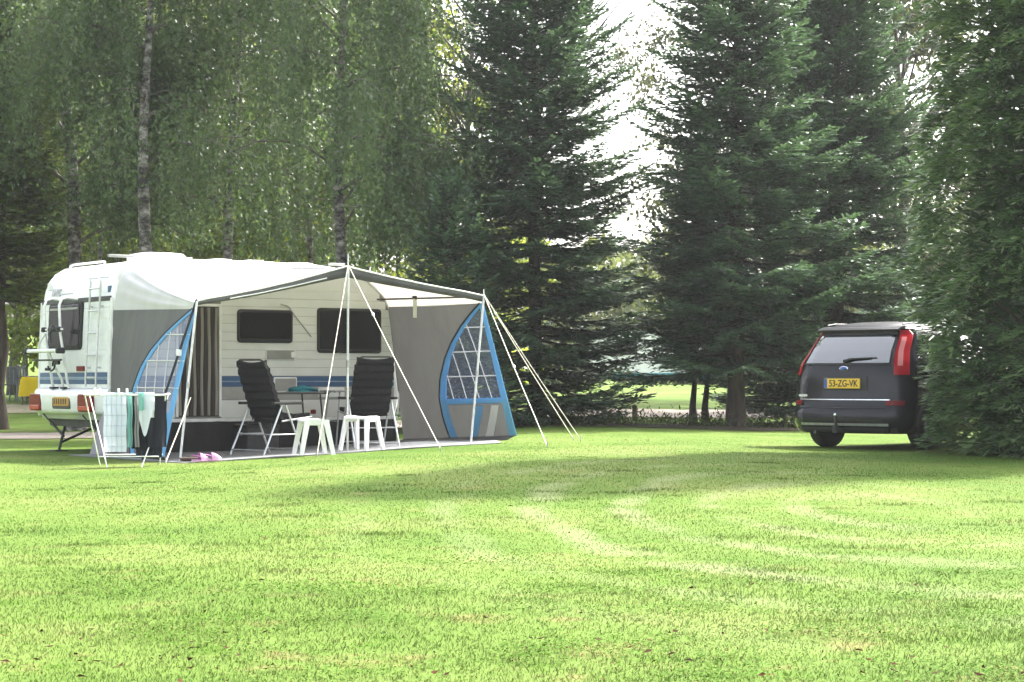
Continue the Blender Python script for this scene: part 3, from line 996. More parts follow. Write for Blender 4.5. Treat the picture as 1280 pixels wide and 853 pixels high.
def make_cypress(x, y, H, Rm):
    root = thing('cypress_tree', 'broad dark green cypress with dense feathery sprays reaching the ground beside the car', 'tree', (x, y, gz(x, y) - 0.03))
    tr = MB()
    tr.tube([(0, 0, 0), (0.03, 0.02, H * 0.5), (0, 0, H * 0.97)], [0.2, 0.12, 0.02], 10)
    tr.build('trunk', 'bark', root)
    br = MB()
    nb = 3000
    z = np.where(rng.random(nb) < 0.66, 5.6 * rng.random(nb), 5.6 + (H - 5.9) * rng.random(nb) ** 1.3) + 0.06
    f = z / H
    a = rng.random(nb) * 6.283
    prof = Rm * np.minimum(1.0, 0.86 + 0.14 * z / 0.9) * (1.03 - 0.30 * f ** 1.5) * (1 - np.maximum(0, f - 0.75) ** 1.4 * 4)
    lump = 1 + 0.075 * np.sin(3 * a + z * 1.9) + 0.06 * np.sin(7 * a - z * 3.1) + 0.05 * np.sin(11 * a + z * 5.3)
    rr = prof * lump * (0.89 + 0.11 * rng.random(nb))
    h = np.stack([np.cos(a), np.sin(a), np.zeros(nb)], -1)
    up_ = np.array([0, 0, 1.0])
    tipp = h * rr[:, None]
    tipp[:, 2] = z
    for k in range(0, nb, 9):
        br.tube([(h[k] * 0.2)[:2].tolist() + [max(0.08, z[k] - 0.5 * rr[k])], (tipp[k] * 0.6)[:2].tolist() + [max(0.1, z[k] - 0.22 * rr[k])], tipp[k].tolist()], [0.016, 0.011, 0.004], 4, False)
    # every branch tip is a drooping shelf of many short flat sprays
    Vs, Fs, Ys = [], [], []
    base = 0
    lat = np.stack([-np.sin(a), np.cos(a), np.zeros(nb)], -1)
    size = 0.75 + 0.5 * rng.random(nb)
    shelf_tone = rng.random(nb) * 0.5
    K = 44
    for _ in range(K):
        u = rng.random(nb) * 2 - 1
        v = rng.random(nb)
        rad = (0.26 * v - 0.10) * size * np.sqrt(np.maximum(0.05, 1 - u * u * 0.8))
        tang = 0.24 * u * size
        org = tipp + h * rad[:, None] + lat * tang[:, None]
        org[:, 2] += (0.05 - 0.10 * v ** 2 - 0.07 * u * u) * size + rng.normal(size=nb) * 0.018
        d = h * (0.75 + 0.3 * rng.random((nb, 1))) + lat * (u * 0.9 + rng.normal(size=nb) * 0.35)[:, None]
        d[:, 2] += 0.22 - 0.55 * v + rng.normal(size=nb) * 0.22
        d = nrm(d)
        wv = nrm(np.cross(d, up_ + rng.normal(size=(nb, 3)) * 0.4))
        V, F = blades(org, d, wv, (0.085 + 0.06 * rng.random(nb)) * size, 0.024 + 0.016 * rng.random(nb), 0.6)
        Vs.append(V)
        Fs.append(F + base)
        y = 0.15 + 0.55 * v + shelf_tone  # lighter outward: sky light on the shelf tops put into the colour
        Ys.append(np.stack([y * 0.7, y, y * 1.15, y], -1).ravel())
        base += len(V)
    # filler foliage inside, coloured darkest for the shaded gaps
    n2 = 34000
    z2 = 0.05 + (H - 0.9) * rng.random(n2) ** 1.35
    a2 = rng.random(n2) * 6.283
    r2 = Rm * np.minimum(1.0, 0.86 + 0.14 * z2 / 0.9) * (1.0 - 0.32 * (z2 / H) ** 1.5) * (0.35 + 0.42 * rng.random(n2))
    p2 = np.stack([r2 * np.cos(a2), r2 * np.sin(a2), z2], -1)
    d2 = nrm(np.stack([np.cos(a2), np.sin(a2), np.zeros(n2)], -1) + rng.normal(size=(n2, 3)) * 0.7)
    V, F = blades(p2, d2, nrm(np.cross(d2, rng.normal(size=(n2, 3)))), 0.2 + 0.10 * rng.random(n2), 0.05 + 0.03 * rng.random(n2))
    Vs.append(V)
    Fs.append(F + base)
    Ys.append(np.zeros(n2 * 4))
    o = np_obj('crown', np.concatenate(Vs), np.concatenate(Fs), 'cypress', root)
    at = o.data.attributes.new('young', 'FLOAT', 'POINT')  # here it carries the painted lightness of the shelves
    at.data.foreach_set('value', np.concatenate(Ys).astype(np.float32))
    br.build('branches', 'bark', root)
    return root

clover()

# ------------------------------------------------------------------ trees
def xp(px, Y):
    return (px - 640) / 2500 * Y

BG = 'birches behind the caravan'
make_birch('birch_tree', 'thick leaning white-barked birch behind the back corner of the caravan', xp(102, 38), 38, 11.5, 0.185, (-0.055, 0), 3.6, 2.6, 1250, group=BG, low=3.7)
make_birch('birch_tree', 'straight dark-stained birch rising above the roof hatch of the caravan', xp(185, 36), 36, 11, 0.16, (0.0, 0.01), 4.2, 2.4, 1150, group=BG, low=3.6)
make_birch('birch_tree', 'brown-barked birch with a bare side branch above the middle of the caravan', xp(288, 37), 37, 11, 0.13, (0.012, 0), 4.2, 2.3, 1000, group=BG, low=3.7)
make_birch('birch_tree', 'white birch with a pale forked foot behind the front end of the caravan', xp(431, 35), 35, 11, 0.135, (-0.006, 0.0), 3.6, 2.2, 1300, group=BG, low=2.6)
make_birch('birch_tree', 'slender pale birch standing just left of the forked one', xp(393, 40), 40, 11, 0.085, (0.0, 0.0), 4.0, 2.2, 1000, group=BG, low=3.0)
make_birch('birch_tree', 'thin white birch stem between the two thick birches at the back of the caravan', xp(123, 43), 43, 11, 0.06, (0.0, 0.0), 4.2, 2.2, 900, group=BG, low=3.4)
make_birch('birch_tree', 'thin pale birch stem in the open beyond the bike carrier', xp(36, 54), 54, 11, 0.065, (0.002, 0.0), 4.6, 2.0, 700, group=BG, low=4.2)
make_spruce('spruce_tree', 'yellow-green spruce with a bare lower trunk at the left edge', xp(1, 38.5), 38.5, 10.5, 2.0, 2.6, 'spruce_green', 0.13, 0.8, 0.2, 0.32, power=0.5)

make_spruce('spruce_tree', 'large bluish-green spruce right behind the awning', xp(668, 36), 36, 11.2, 2.4, 0.3, 'spruce', 0.14, 1.0, 0.20, 0.27, power=0.62)
make_spruce('spruce_tree', 'short young spruce between the birches and the large spruce', xp(558, 33.5), 33.5, 4.2, 1.25, 0.4, 'spruce', 0.06, 1.0, 0.1, 0.22, power=0.62)
make_spruce('spruce_tree', 'tall dark spruce with bare trunk foot left of the car', xp(921, 35), 35, 12.0, 2.2, 1.15, 'spruce', 0.15, 1.0, 0.26, 0.28, power=0.60)
make_spruce('spruce_tree', 'dense dark spruce rising behind the car roof', xp(1048, 37.5), 37.5, 10.2, 2.6, 0.5, 'spruce', 0.14, 1.0, 0.22, 0.27, power=0.62)
make_spruce('spruce_tree', 'slim bare-stemmed spruce left of the tall dark spruce', xp(868, 36.3), 36.3, 5.2, 1.1, 1.35, 'spruce', 0.05, 0.9, 0.25, 0.24, group='pair of slim spruces')
make_spruce('spruce_tree', 'slim bare-stemmed spruce close against the tall dark spruce', xp(883, 36.8), 36.8, 5.0, 1.0, 1.45, 'spruce', 0.05, 0.9, 0.25, 0.24, group='pair of slim spruces')
make_cypress(6.96, 23.4, 10.8, 2.0)

GB = 'leafy trees behind the birches'
for k, (px, Y, H, Rc, z0, lv, lab) in enumerate((
        (20, 56, 12, 3.4, 3.8, 22000, 'sunlit leafy tree behind the leaning birch'),
        (150, 52, 12, 3.2, 1.0, 26000, 'sunlit leafy tree between the leaning and the straight birch'),
        (240, 55, 12, 3.4, 1.4, 26000, 'sunlit leafy tree between the straight and the brown-barked birch'),
        (370, 53, 12, 3.0, 5.2, 16000, 'thin leafy tree right of the brown-barked birch'),
        (300, 60, 6.0, 2.6, 0.6, 13000, 'low dark leafy tree filling the gap beside the brown-barked birch'),
        (455, 50, 11, 2.8, 0.8, 24000, 'leafy tree behind the white forked birch'),
        (530, 54, 8.5, 2.8, 0.5, 20000, 'leafy tree left behind the large spruce'))):
    make_broadleaf('leafy_tree', lab, xp(px, Y), Y, H, 0.16, Rc, z0, lv, 0.17, 'back_leaf', GB, 70, 0.8)
make_broadleaf('leafy_tree', 'sparse greyish leafy tree showing against the sky between the spruces', xp(664, 47), 47, 12.5, 0.08, 4.4, 7.2, 8000, 0.085, 'grey_leaf', None, 70, 0.6, lean=(0.05, 0))
make_broadleaf('leafy_tree', 'greyish leafy tree behind the top left of the large spruce', xp(590, 44), 44, 12, 0.13, 2.8, 5.2, 14000, 0.11, 'grey_leaf', None, 60, 0.6)
make_broadleaf('leafy_tree', 'tall grey-green leafy tree between the spruces and the cypress', xp(1125, 47), 47, 12, 0.18, 3.0, 1.0, 36000, 0.16, 'grey_leaf', None, 90, 0.75)
make_broadleaf('leafy_tree', 'tall leafy tree behind the two dark spruces', xp(960, 50), 50, 13, 0.18, 3.4, 3.6, 22000, 0.14, 'grey_leaf', None, 80, 0.75)

def far_wood():
    """the far-off wood: one mass of leafy faces on rounded tree-high mounds"""
    n = 70000
    ang = (rng.random(n) - 0.5) * 1.1
    Y = 92 + rng.random(n) * 16
    x = np.tan(ang) * Y
    top = 6.0 + 1.6 * np.sin(x * 0.35 + 1) + 1.2 * np.sin(x * 0.83 + 2.1) + 0.8 * np.sin(x * 1.9)
    top = top + 3.5 * sstep(-18, -30, x) + 4 * sstep(25, 45, x)
    z = zg(x, Y) * 1.0 + np.maximum(top, 2) * rng.random(n) ** 0.75
    p = np.stack([x, Y, z], -1)
    d = nrm(rng.normal(size=(n, 3)))
    wv = nrm(np.cross(d, rng.normal(size=(n, 3))))
    V, F = blades(p, d, wv, 0.35 + 0.3 * rng.random(n), 0.25 + 0.15 * rng.random(n))
    return kind(np_obj('far_woods', V, F, 'far_leaf'), 'stuff')
far_wood()

def shade_patch(name, x, y, r, seed):  # brown sheet standing for the dark tree shade under a spruce
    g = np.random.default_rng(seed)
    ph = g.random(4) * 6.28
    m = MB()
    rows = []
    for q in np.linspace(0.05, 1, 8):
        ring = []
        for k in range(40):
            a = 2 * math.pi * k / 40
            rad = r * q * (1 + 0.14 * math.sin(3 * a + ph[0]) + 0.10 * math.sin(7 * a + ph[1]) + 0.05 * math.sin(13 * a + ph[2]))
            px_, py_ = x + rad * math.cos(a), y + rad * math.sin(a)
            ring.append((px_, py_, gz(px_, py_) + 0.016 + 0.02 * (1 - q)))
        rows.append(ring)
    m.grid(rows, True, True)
    return kind(m.build(name, 'shade_brown'), 'structure')
M['shade_brown'] = surf('shade_brown', (0.10, 0.065, 0.04), (0.045, 0.032, 0.022), scale=14, rough=0.95, bump=0.8, bscale=70)
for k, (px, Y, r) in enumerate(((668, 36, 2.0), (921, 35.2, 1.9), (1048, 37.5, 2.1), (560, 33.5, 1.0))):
    shade_patch('painted_shade', xp(px, Y), Y, r, k)

def undergrowth():
    """weeds and low twigs at the feet of the spruces"""
    n = 5500
    c = rng.random(n)
    x = np.where(c < 0.45, 0.6 + rng.normal(size=n) * 1.1, 4.2 + rng.normal(size=n) * 1.6)
    y = 35.6 + rng.normal(size=n) * 0.7
    z = zg(x, y) + np.abs(rng.normal(size=n)) * 0.10
    d = nrm(rng.normal(size=(n, 3)) * 0.9 + np.array([0, 0, 0.6]))
    wv = nrm(np.cross(d, rng.normal(size=(n, 3))))
    V, F = blades(np.stack([x, y, z], -1), d, wv, 0.05 + 0.07 * rng.random(n), 0.015 + 0.02 * rng.random(n))
    return kind(np_obj('undergrowth', V, F, 'spruce_green'), 'stuff')
undergrowth()

# ------------------------------------------------------------------ caravan
def make_caravan():
    base = gz(CX, CY)
    c = thing('caravan', 'white touring caravan with blue side stripe, rear ladder and bike carrier', 'caravan', (CX, CY, 0), CA)
    W = 2.3
    prof = [(0.03, 0.46), (0.0, 0.60), (0.0, 1.0), (0.02, 1.6), (0.045, 2.05), (0.075, 2.2), (0.13, 2.34), (0.22, 2.45), (0.36, 2.53), (0.6, 2.57),
            (1.2, 2.59), (2.2, 2.60), (3.1, 2.58), (3.6, 2.53), (3.95, 2.42), (4.2, 2.22), (4.36, 1.95), (4.46, 1.6), (4.5, 1.2), (4.46, 0.7), (4.38, 0.46)]
    cx, cz = 2.2, 1.5
    b = MB()
    P = []
    for y, ins in ((0.0, 0.045), (0.012, 0.018), (0.05, 0.0), (W - 0.05, 0.0), (W - 0.012, 0.018), (W, 0.045)):
        row = []
        for x, z in prof:
            dx, dz = x - cx, z - cz
            row.append((x - math.copysign(min(ins, abs(dx)), dx) if abs(dx) > 1.3 else x, y, z - math.copysign(ins, dz) if abs(dz) > 0.6 else z))
        P.append(row)
    b.grid(P, True, True)
    n = len(prof)
    b.add(P[0], [tuple(range(n))])
    b.add(P[-1], [tuple(range(n))[::-1]])
    b.build('body', 'gelcoat', c)

    # --- long side: cladding panels butted with recessed joints
    side_z = [0.475, 0.60, 0.715]
    def side_panel(x0, x1, z0, z1, mat, name='siding_panel', th=0.010):
        m = MB()
        m.rbox((x0, -th, z0), (x1, 0.004, z1), 0.006, None, 1)
        return m.build(name, mat, c)
    back = MB()
    back.box((0.1, -0.003, 0.48), (4.3, 0.006, 2.2))
    back.build('joint_backing', 'joint', c)
    spans = lambda z0, z1: [(0.08, 0.93), (1.60, 4.34 if z0 < 1.9 else 4.2)] if z0 < 2.0 else [(0.10, 4.1)]
    for z0, z1 in ((0.48, 0.715),):
        for a, bb in spans(z0, z1):
            side_panel(a, bb, z0, z1, 'siding')
    for a, bb in spans(0.72, 0.9):
        side_panel(a, bb, 0.722, 0.893, 'grey_band', 'grey_band')
        side_panel(a, bb, 0.899, 0.958, 'blue_stripe', 'blue_stripe')
        side_panel(a, bb, 0.961, 0.974, 'pale_blue', 'pale_stripe')
        side_panel(a, bb, 0.977, 1.036, 'blue_stripe', 'blue_stripe')
    z = 1.042
    while z < 2.15:
        for a, bb in spans(z, z + 0.11):
            side_panel(a, bb, z, z + 0.1135, 'siding')
        z += 0.117
    side_panel(0.12, 4.1, z, 2.44, 'siding', 'upper_panel')

    # --- side windows
    def side_window(x0, x1, z0, z1):
        f = MB()
        f.rbox((x0, -0.035, z0), (x1, 0.0, z1), 0.05)
        fo = f.build('window', 'rubber', c)
        p = MB()
        p.rbox((x0 + 0.035, -0.048, z0 + 0.035), (x1 - 0.035, -0.034, z1 - 0.035), 0.04)
        p.build('pane', 'acrylic', fo)
        k = MB()
        k.rbox((x0 + 0.035, -0.056, z0 + 0.035), (x1 - 0.035, -0.047, z0 + 0.055), 0.006, None, 1)
        k.build('lower_trim', 'rubber', fo)
    side_window(1.84, 2.69, 1.49, 1.94)
    side_window(3.08, 4.12, 1.36, 1.985)

    # --- door opening with striped fly curtain
    d = MB()
    for a, bb in (((0.93, -0.03, 0.5), (0.965, 0.0, 2.0)), ((1.565, -0.03, 0.5), (1.60, 0.0, 2.0)), ((0.965, -0.03, 1.965), (1.565, 0.0, 2.0))):
        d.box(a, bb)
    fr = d.build('door_frame', 'trim_white', c)
    ins = MB()
    ins.box((0.966, -0.006, 0.5), (1.564, 0.004, 1.964))
    ins.build('door_opening', 'dark_inside', c)
    for k in range(11):
        x0 = 0.97 + k * 0.0535
        pts = []
        for zz in np.linspace(0.515, 1.95, 9):
            dx = 0.006 * math.sin(zz * 5 + k)
            pts.append([(x0 + 0.004 + dx, -0.012, zz), (x0 + 0.025 + dx, -0.026 - 0.004 * math.sin(zz * 3 + k), zz), (x0 + 0.0475 + dx, -0.012, zz)])
        m = MB()
        m.grid(pts)
        m.build('curtain_strip', 'curtain_a' if k % 2 == 0 else 'curtain_b', c)
    s = MB()
    s.rbox((0.0, -0.03, 0.43), (4.4, 0.03, 0.472), 0.012)
    s.build('sill_rail', 'trim_white', c)

    # --- vents, hatches
    def hatch(name, x0, x1, z0, z1, fm, pm, slats=0):
        f = MB()
        f.rbox((x0, -0.022, z0), (x1, 0.0, z1), 0.014)
        o = f.build(name, fm, c)
        p = MB()
        p.rbox((x0 + 0.02, -0.028, z0 + 0.018), (x1 - 0.02, -0.020, z1 - 0.018), 0.008)
        p.build('cover', pm, o)
        for q in range(slats):
            sm = MB()
            zz = z0 + 0.03 + q * (z1 - z0 - 0.06) / max(1, slats - 1)
            sm.box((x0 + 0.03, -0.036, zz - 0.005), (x1 - 0.03, -0.027, zz + 0.004))
            sm.build('slat', pm, o)
        return o
    hatch('fridge_vent', 2.27, 2.73, 1.25, 1.41, 'siding', 'grey_band', 5)
    kn = MB()
    kn.rbox((2.66, -0.04, 1.29), (2.73, -0.021, 1.37), 0.012)
    kn.build('vent_catch', 'trim_white', c)
    hatch('service_hatch', 2.40, 2.76, 0.82, 1.025, 'trim_white', 'grey_band')
    hb = hatch('gas_box', 3.10, 3.52, 0.75, 0.885, 'trim_white', 'trim_white')
    for q in range(4):
        kk = MB()
        kk.lathe([(0.0, -0.05), (0.016, -0.05), (0.018, -0.03), (0.018, -0.02)], (3.2 + q * 0.075, 0, 0.83), 'y', 10)
        kk.build('knob', 'rubber', hb)
    lamp = MB()
    lamp.rbox((2.98, -0.03, 0.52), (3.06, 0.0, 0.58), 0.02)
    lamp.build('side_marker', 'red_lens', c)
    # drip cable on the side
    cab = MB()
    cab.tube([(2.5, -0.03, 2.02), (2.62, -0.03, 1.99), (2.78, -0.03, 1.8), (2.98, -0.03, 1.58)], 0.008, 5)
    cab.build('cable', 'grey_tube', c)
    scr = MB()
    pts = [(4.16 + 0.016 * k, -0.013, 1.24 + 0.012 * math.sin(k * 1.9)) for k in range(12)]
    scr.tube(pts, 0.005, 4)
    scr.build('emblem_script', 'ink', c)

    # --- awning rail round the side
    rl = MB()
    rl.tube([(0.03, -0.018, 0.5), (0.035, -0.018, 1.0), (0.045, -0.018, 1.6), (0.07, -0.018, 2.05), (0.11, -0.018, 2.22), (0.19, -0.018, 2.37), (0.31, -0.018, 2.46), (0.5, -0.018, 2.51), (1.2, -0.018, 2.535), (2.2, -0.018, 2.545), (3.1, -0.018, 2.525),
              (3.6, -0.018, 2.475), (3.9, -0.018, 2.37), (4.15, -0.018, 2.17), (4.30, -0.018, 1.92), (4.40, -0.018, 1.55), (4.43, -0.018, 1.0), (4.4, -0.018, 0.5)], 0.014, 6)
    rl.build('awning_rail', 'trim_white', c)

    # --- rear face
    def rear_x(z):
        return 0.0 if z < 1.0 else 0.045 * (z - 1.0) / 1.05
    def rear_panel(y0, y1, z0, z1, mat, name='rear_panel', th=0.012, rad=0.006):
        m = MB()
        xa, xb = rear_x(z0), rear_x(z1)
        P = [[(xa - th, y0, z0), (xa - th, y1, z0)], [(xb - th, y0, z1), (xb - th, y1, z1)]]
        m.slab(P, (th + 0.004, 0, 0))
        return m.build(name, mat, c)
    jb = MB()
    jb.slab([[(rear_x(0.88) - 0.003, 0.05, 0.88), (rear_x(0.88) - 0.003, W - 0.05, 0.88)], [(rear_x(2.08) - 0.003, 0.05, 2.08), (rear_x(2.08) - 0.003, W - 0.05, 2.08)]], (0.01, 0, 0))
    jb.build('joint_backing', 'joint', c)
    for (y0, y1) in ((0.06, 0.86), (1.98, 2.24)):
        z = 1.50
        while z < 1.99:
            rear_panel(y0, y1, z, min(z + 0.141, 2.015), 'siding_rear')
            z += 0.145
    rear_panel(0.06, 2.24, 1.09, 1.38, 'siding_rear')
    rear_panel(0.06, 0.86, 1.384, 1.497, 'siding_rear')
    rear_panel(1.98, 2.24, 1.384, 1.497, 'siding_rear')
    rear_panel(0.06, 2.24, 1.027, 1.085, 'blue_stripe', 'blue_stripe')
    rear_panel(0.06, 2.24, 0.998, 1.023, 'pale_blue', 'pale_stripe')
    rear_panel(0.06, 2.24, 0.935, 0.994, 'blue_stripe', 'blue_stripe')
    rear_panel(0.06, 2.24, 0.88, 0.931, 'siding_rear')
    rear_panel(0.05, 2.25, 2.02, 2.075, 'black_strip', 'black_strip', 0.02)
    # rear window
    wf = MB()
    rot = Matrix.Translation((rear_x(1.7) - 0.012, 1.42, 1.72)) @ Matrix.Rotation(R(2.4), 4, 'Y') @ Matrix.Rotation(R(-90), 4, 'Z')
    wf.rbox((-0.54, -0.03, -0.33), (0.54, 0.012, 0.31), 0.06, rot)
    wo_ = wf.build('rear_window', 'rubber', c)
    wp = MB()
    wp.rbox((-0.50, -0.042, -0.29), (0.50, -0.028, 0.27), 0.05, rot)
    wp.build('pane', 'acrylic', wo_)
    bl = MB()
    bl.rbox((-0.46, -0.049, 0.205), (0.46, -0.041, 0.235), 0.006, rot, 1)
    bl.build('blind_edge', 'grey_band', wo_)
    # corner trims
    for yy in (0.0, W):
        m = MB()
        m.tube([(0.012, yy + (0.02 if yy == 0 else -0.02), 0.5), (0.008, yy + (0.02 if yy == 0 else -0.02), 1.0), (0.05, yy + (0.02 if yy == 0 else -0.02), 2.05)], 0.032, 8)
        m.build('corner_trim', 'trim_white', c)
    text_part('lettering', 'LMC', 0.135, 'grey_tube', c, (-0.052 + 0.108, 1.83, 2.175), (R(90), 0, R(-90)), 0.003, 1.1, 0.004).rotation_euler = (R(74), 0, R(-90))
    sc = MB()
    sc.tube([(0.062 + 0.003 * math.sin(k), 1.66 - 0.022 * k, 2.15 + 0.010 * math.sin(k * 2.0)) for k in range(18)], 0.004, 4)
    sc.build('script_lettering', 'grey_band', c)
    st = MB()
    st.box((0.060, 0.10, 2.12), (0.078, 0.19, 2.21))
    st.build('blue_sticker', 'blue_stripe', c)
    bd = MB()
    bd.rbox((-0.06, -0.012, -0.05), (0.06, 0.012, 0.05), 0.012, Matrix.Translation((0.085, 2.12, 2.27)) @ Matrix.Rotation(R(-90), 4, 'Z'))
    bd.build('clearance_lamp', 'trim_white', c)

    # --- bumper with lamps and plate
    bp = MB()
    prof_b = [(0.0, 0.875), (-0.10, 0.868), (-0.155, 0.83), (-0.165, 0.77), (-0.155, 0.69), (-0.15, 0.59), (-0.125, 0.545), (-0.06, 0.53), (0.06, 0.53)]
    rows = []
    for k in range(25):
        y = -0.02 + (W + 0.04) * k / 24
        e = min(k, 24 - k)
        sh = [0.25, 0.62, 0.86, 0.97][e] if e < 4 else 1.0
        rows.append([(x * sh if x < 0 else x, y, z) for x, z in prof_b])
    bp.grid(rows)
    bp.add(rows[0], [tuple(range(len(prof_b)))[::-1]])
    bp.add(rows[-1], [tuple(range(len(prof_b)))])
    bo = bp.build('bumper', 'gelcoat', c)
    def lens(name, y0, y1, z0, z1, x, mat, d=0.03):
        m = MB()
        m.rbox((-(y1 - y0) / 2, -d, z0), ((y1 - y0) / 2, 0.03, z1), 0.03, Matrix.Translation((x, (y0 + y1) / 2, 0)) @ Matrix.Rotation(R(-90), 4, 'Z'))
        return m.build(name, mat, c)
    for (y0, y1) in ((0.17, 0.60), (1.86, 2.24)):
        lo = lens('tail_light', y0, y1, 0.57, 0.80, -0.158 if y0 < 1 else -0.14, 'red_lens')
        m = MB()
        m.rbox((-(y1 - y0) / 2 + 0.03, -0.038, 0.585), ((y1 - y0) / 2 - 0.03, -0.02, 0.645), 0.015, Matrix.Translation((-0.158 if y0 < 1 else -0.14, (y0 + y1) / 2, 0)) @ Matrix.Rotation(R(-90), 4, 'Z'))
        m.build('reflector', 'bright_red', lo)
    lens('plate_recess', 0.88, 1.48, 0.60, 0.79, -0.150, 'black_strip', 0.012)
    pl = lens('number_plate', 0.92, 1.44, 0.635, 0.765, -0.158, 'shaded_plate', 0.012)
    m = MB()
    for k in range(6):
        if k in (2,):
            pass
        m.box((-0.008, 1.36 - k * 0.075, 0.665), (0.0, 1.36 - k * 0.075 + 0.035, 0.735), Matrix.Translation((-0.166, 0, 0)))
    m.build('plate_marks', 'brown', pl)
    mk = MB()
    mk.box((-0.03, 0.75, 0.885 + 0.22), (-0.008, 0.98, 0.95 + 0.22))
    mk.build('red_reflector', 'red_lens', c)

    # --- ladder
    ld = MB()
    def lad(y, z):
        return (-0.075 + rear_x(z) + (0.02 if z > 2.2 else 0), y, z)
    for yy in (0.26, 0.58):
        ld.tube([(0.10, yy, 2.33), (-0.02, yy, 2.32), lad(yy, 2.27), lad(yy, 1.6), lad(yy, 1.0), lad(yy, 0.9)], 0.015, 8)
    ldo = ld.build('ladder', 'alu', c)
    for k in range(5):
        m = MB()
        zz = 1.02 + k * 0.29
        m.tube([lad(0.26, zz), lad(0.58, zz)], 0.012, 6)
        m.build('rung', 'alu', ldo)
    for yy in (0.26, 0.58):
        for zz in (1.15, 1.95):
            m = MB()
            m.tube([lad(yy, zz), (rear_x(zz), yy, zz)], 0.012, 6)
            m.build('bracket', 'alu', ldo)

    # --- bike carrier
    bc = MB()
    for yy in (1.06, 1.56):
        bc.tube([(0.03, yy, 2.06), (-0.12, yy, 2.08), (-0.20, yy, 2.06), (-0.235, yy, 1.98), (-0.22, yy, 1.6), (-0.17, yy, 1.3), (-0.12, yy, 0.95), (-0.10, yy, 0.88)], 0.019, 8)
    bco = bc.build('bike_carrier', 'white_tube', c)
    def cpart(name, mat, fn):
        m = MB()
        fn(m)
        return m.build(name, mat, bco)
    cpart('cross_bar', 'white_tube', lambda m: m.tube([(-0.24, 0.95, 1.66), (-0.24, 1.66, 1.66)], 0.016, 8))
    cpart('bike_rail', 'white_tube', lambda m: m.rbox((-0.36, 0.82, 1.35), (-0.28, 1.9, 1.40), 0.02))
    cpart('bike_rail', 'dark_steel', lambda m: m.rbox((-0.30, 0.9, 1.24), (-0.26, 1.82, 1.265), 0.01))
    for yy in (0.80, 1.87):
        cpart('end_cap', 'rubber', lambda m: m.rbox((-0.38, yy, 1.335), (-0.26, yy + 0.06, 1.415), 0.025))
    for yy in (1.02, 1.16, 1.30, 1.52):
        cpart('clamp', 'rubber', lambda m: m.lathe([(0.0, -0.03), (0.032, -0.03), (0.036, 0.0), (0.032, 0.03), (0.0, 0.03)], (-0.255, yy, 1.66), 'x', 12))
    cpart('bike_arm', 'black_strip', lambda m: m.tube([(-0.255, 1.22, 1.72), (-0.30, 1.24, 1.60), (-0.29, 1.22, 1.47)], 0.022, 7))
    cpart('bike_arm', 'white_tube', lambda m: m.tube([(-0.30, 1.36, 1.62), (-0.33, 1.50, 1.48), (-0.31, 1.56, 1.40)], 0.014, 7))
    cpart('support_tube', 'white_tube', lambda m: m.tube([(-0.32, 1.20, 1.36), (-0.26, 1.20, 1.2), (-0.14, 1.20, 1.0), (-0.12, 1.20, 0.88)], 0.018, 7))
    cpart('strap_loop', 'rubber', lambda m: m.tube([(-0.27, 1.12 + 0.07 * math.cos(a) + 0.16 * (a / 6.3), 1.17 + 0.06 * math.sin(a)) for a in np.linspace(0, 6.3, 14)], 0.013, 5))
    cpart('ratchet', 'rubber', lambda m: m.rbox((-0.29, 0.98, 1.19), (-0.25, 1.12, 1.25), 0.02))
    cpart('ratchet', 'rubber', lambda m: m.rbox((-0.29, 1.30, 1.11), (-0.25, 1.42, 1.15), 0.015))
    for yy in (1.2, 1.56):
        cpart('foot_pad', 'rubber', lambda m: m.rbox((-0.14, yy - 0.06, 0.868), (-0.05, yy + 0.06, 0.895), 0.01))

    # --- roof furniture
    def hat(x0, x1, y0, y1, h, mat, name):
        m = MB()
        rows = []
        for f, k in ((0.0, 1.0), (0.55, 1.0), (0.9, 0.9), (1.0, 0.7)):
            xm, ym = (x0 + x1) / 2, (y0 + y1) / 2
            hx, hy = (x1 - x0) / 2 * k, (y1 - y0) / 2 * k
            ring = []
            for a in range(20):
                t = 2 * math.pi * a / 20
                cc, ss = math.cos(t), math.sin(t)
                ring.append((xm + hx * math.copysign(abs(cc) ** 0.5, cc), ym + hy * math.copysign(abs(ss) ** 0.5, ss), 2.575 + h * f))
            rows.append(ring)
        m.grid(rows, True, True)
        m.add(rows[-1], [tuple(range(20))])
        return m.build(name, mat, c)
    hat(0.75, 1.45, 0.55, 1.25, 0.13, 'gelcoat', 'roof_hatch')
    hat(1.75, 2.1, 0.5, 0.9, 0.07, 'siding', 'roof_vent')
    hat(3.05, 3.45, 0.6, 1.1, 0.07, 'siding', 'roof_vent')
    for x0, x1 in ((0.15, 0.5), (1.02, 1.36), (2.18, 2.45), (3.5, 3.75)):
        m = MB()
        m.rbox((x0, 0.35, 2.60), (x1, 0.40, 2.635), 0.01)
        m.build('roof_strip', 'grey_band', c)
    rr_ = MB()
    rr_.tube([(0.34, 2.05, 2.5), (0.35, 2.03, 2.565), (0.36, 1.95, 2.575), (0.36, 1.0, 2.575), (0.35, 0.92, 2.565), (0.34, 0.9, 2.5)], 0.016, 7)
    rr_.build('roof_rail', 'white_tube', c)

    # --- chassis, wheel, steadies
    ch = MB()
    ch.box((0.1, 0.15, 0.36), (4.3, 2.15, 0.46))
    ch.build('chassis', 'dark_steel', c)
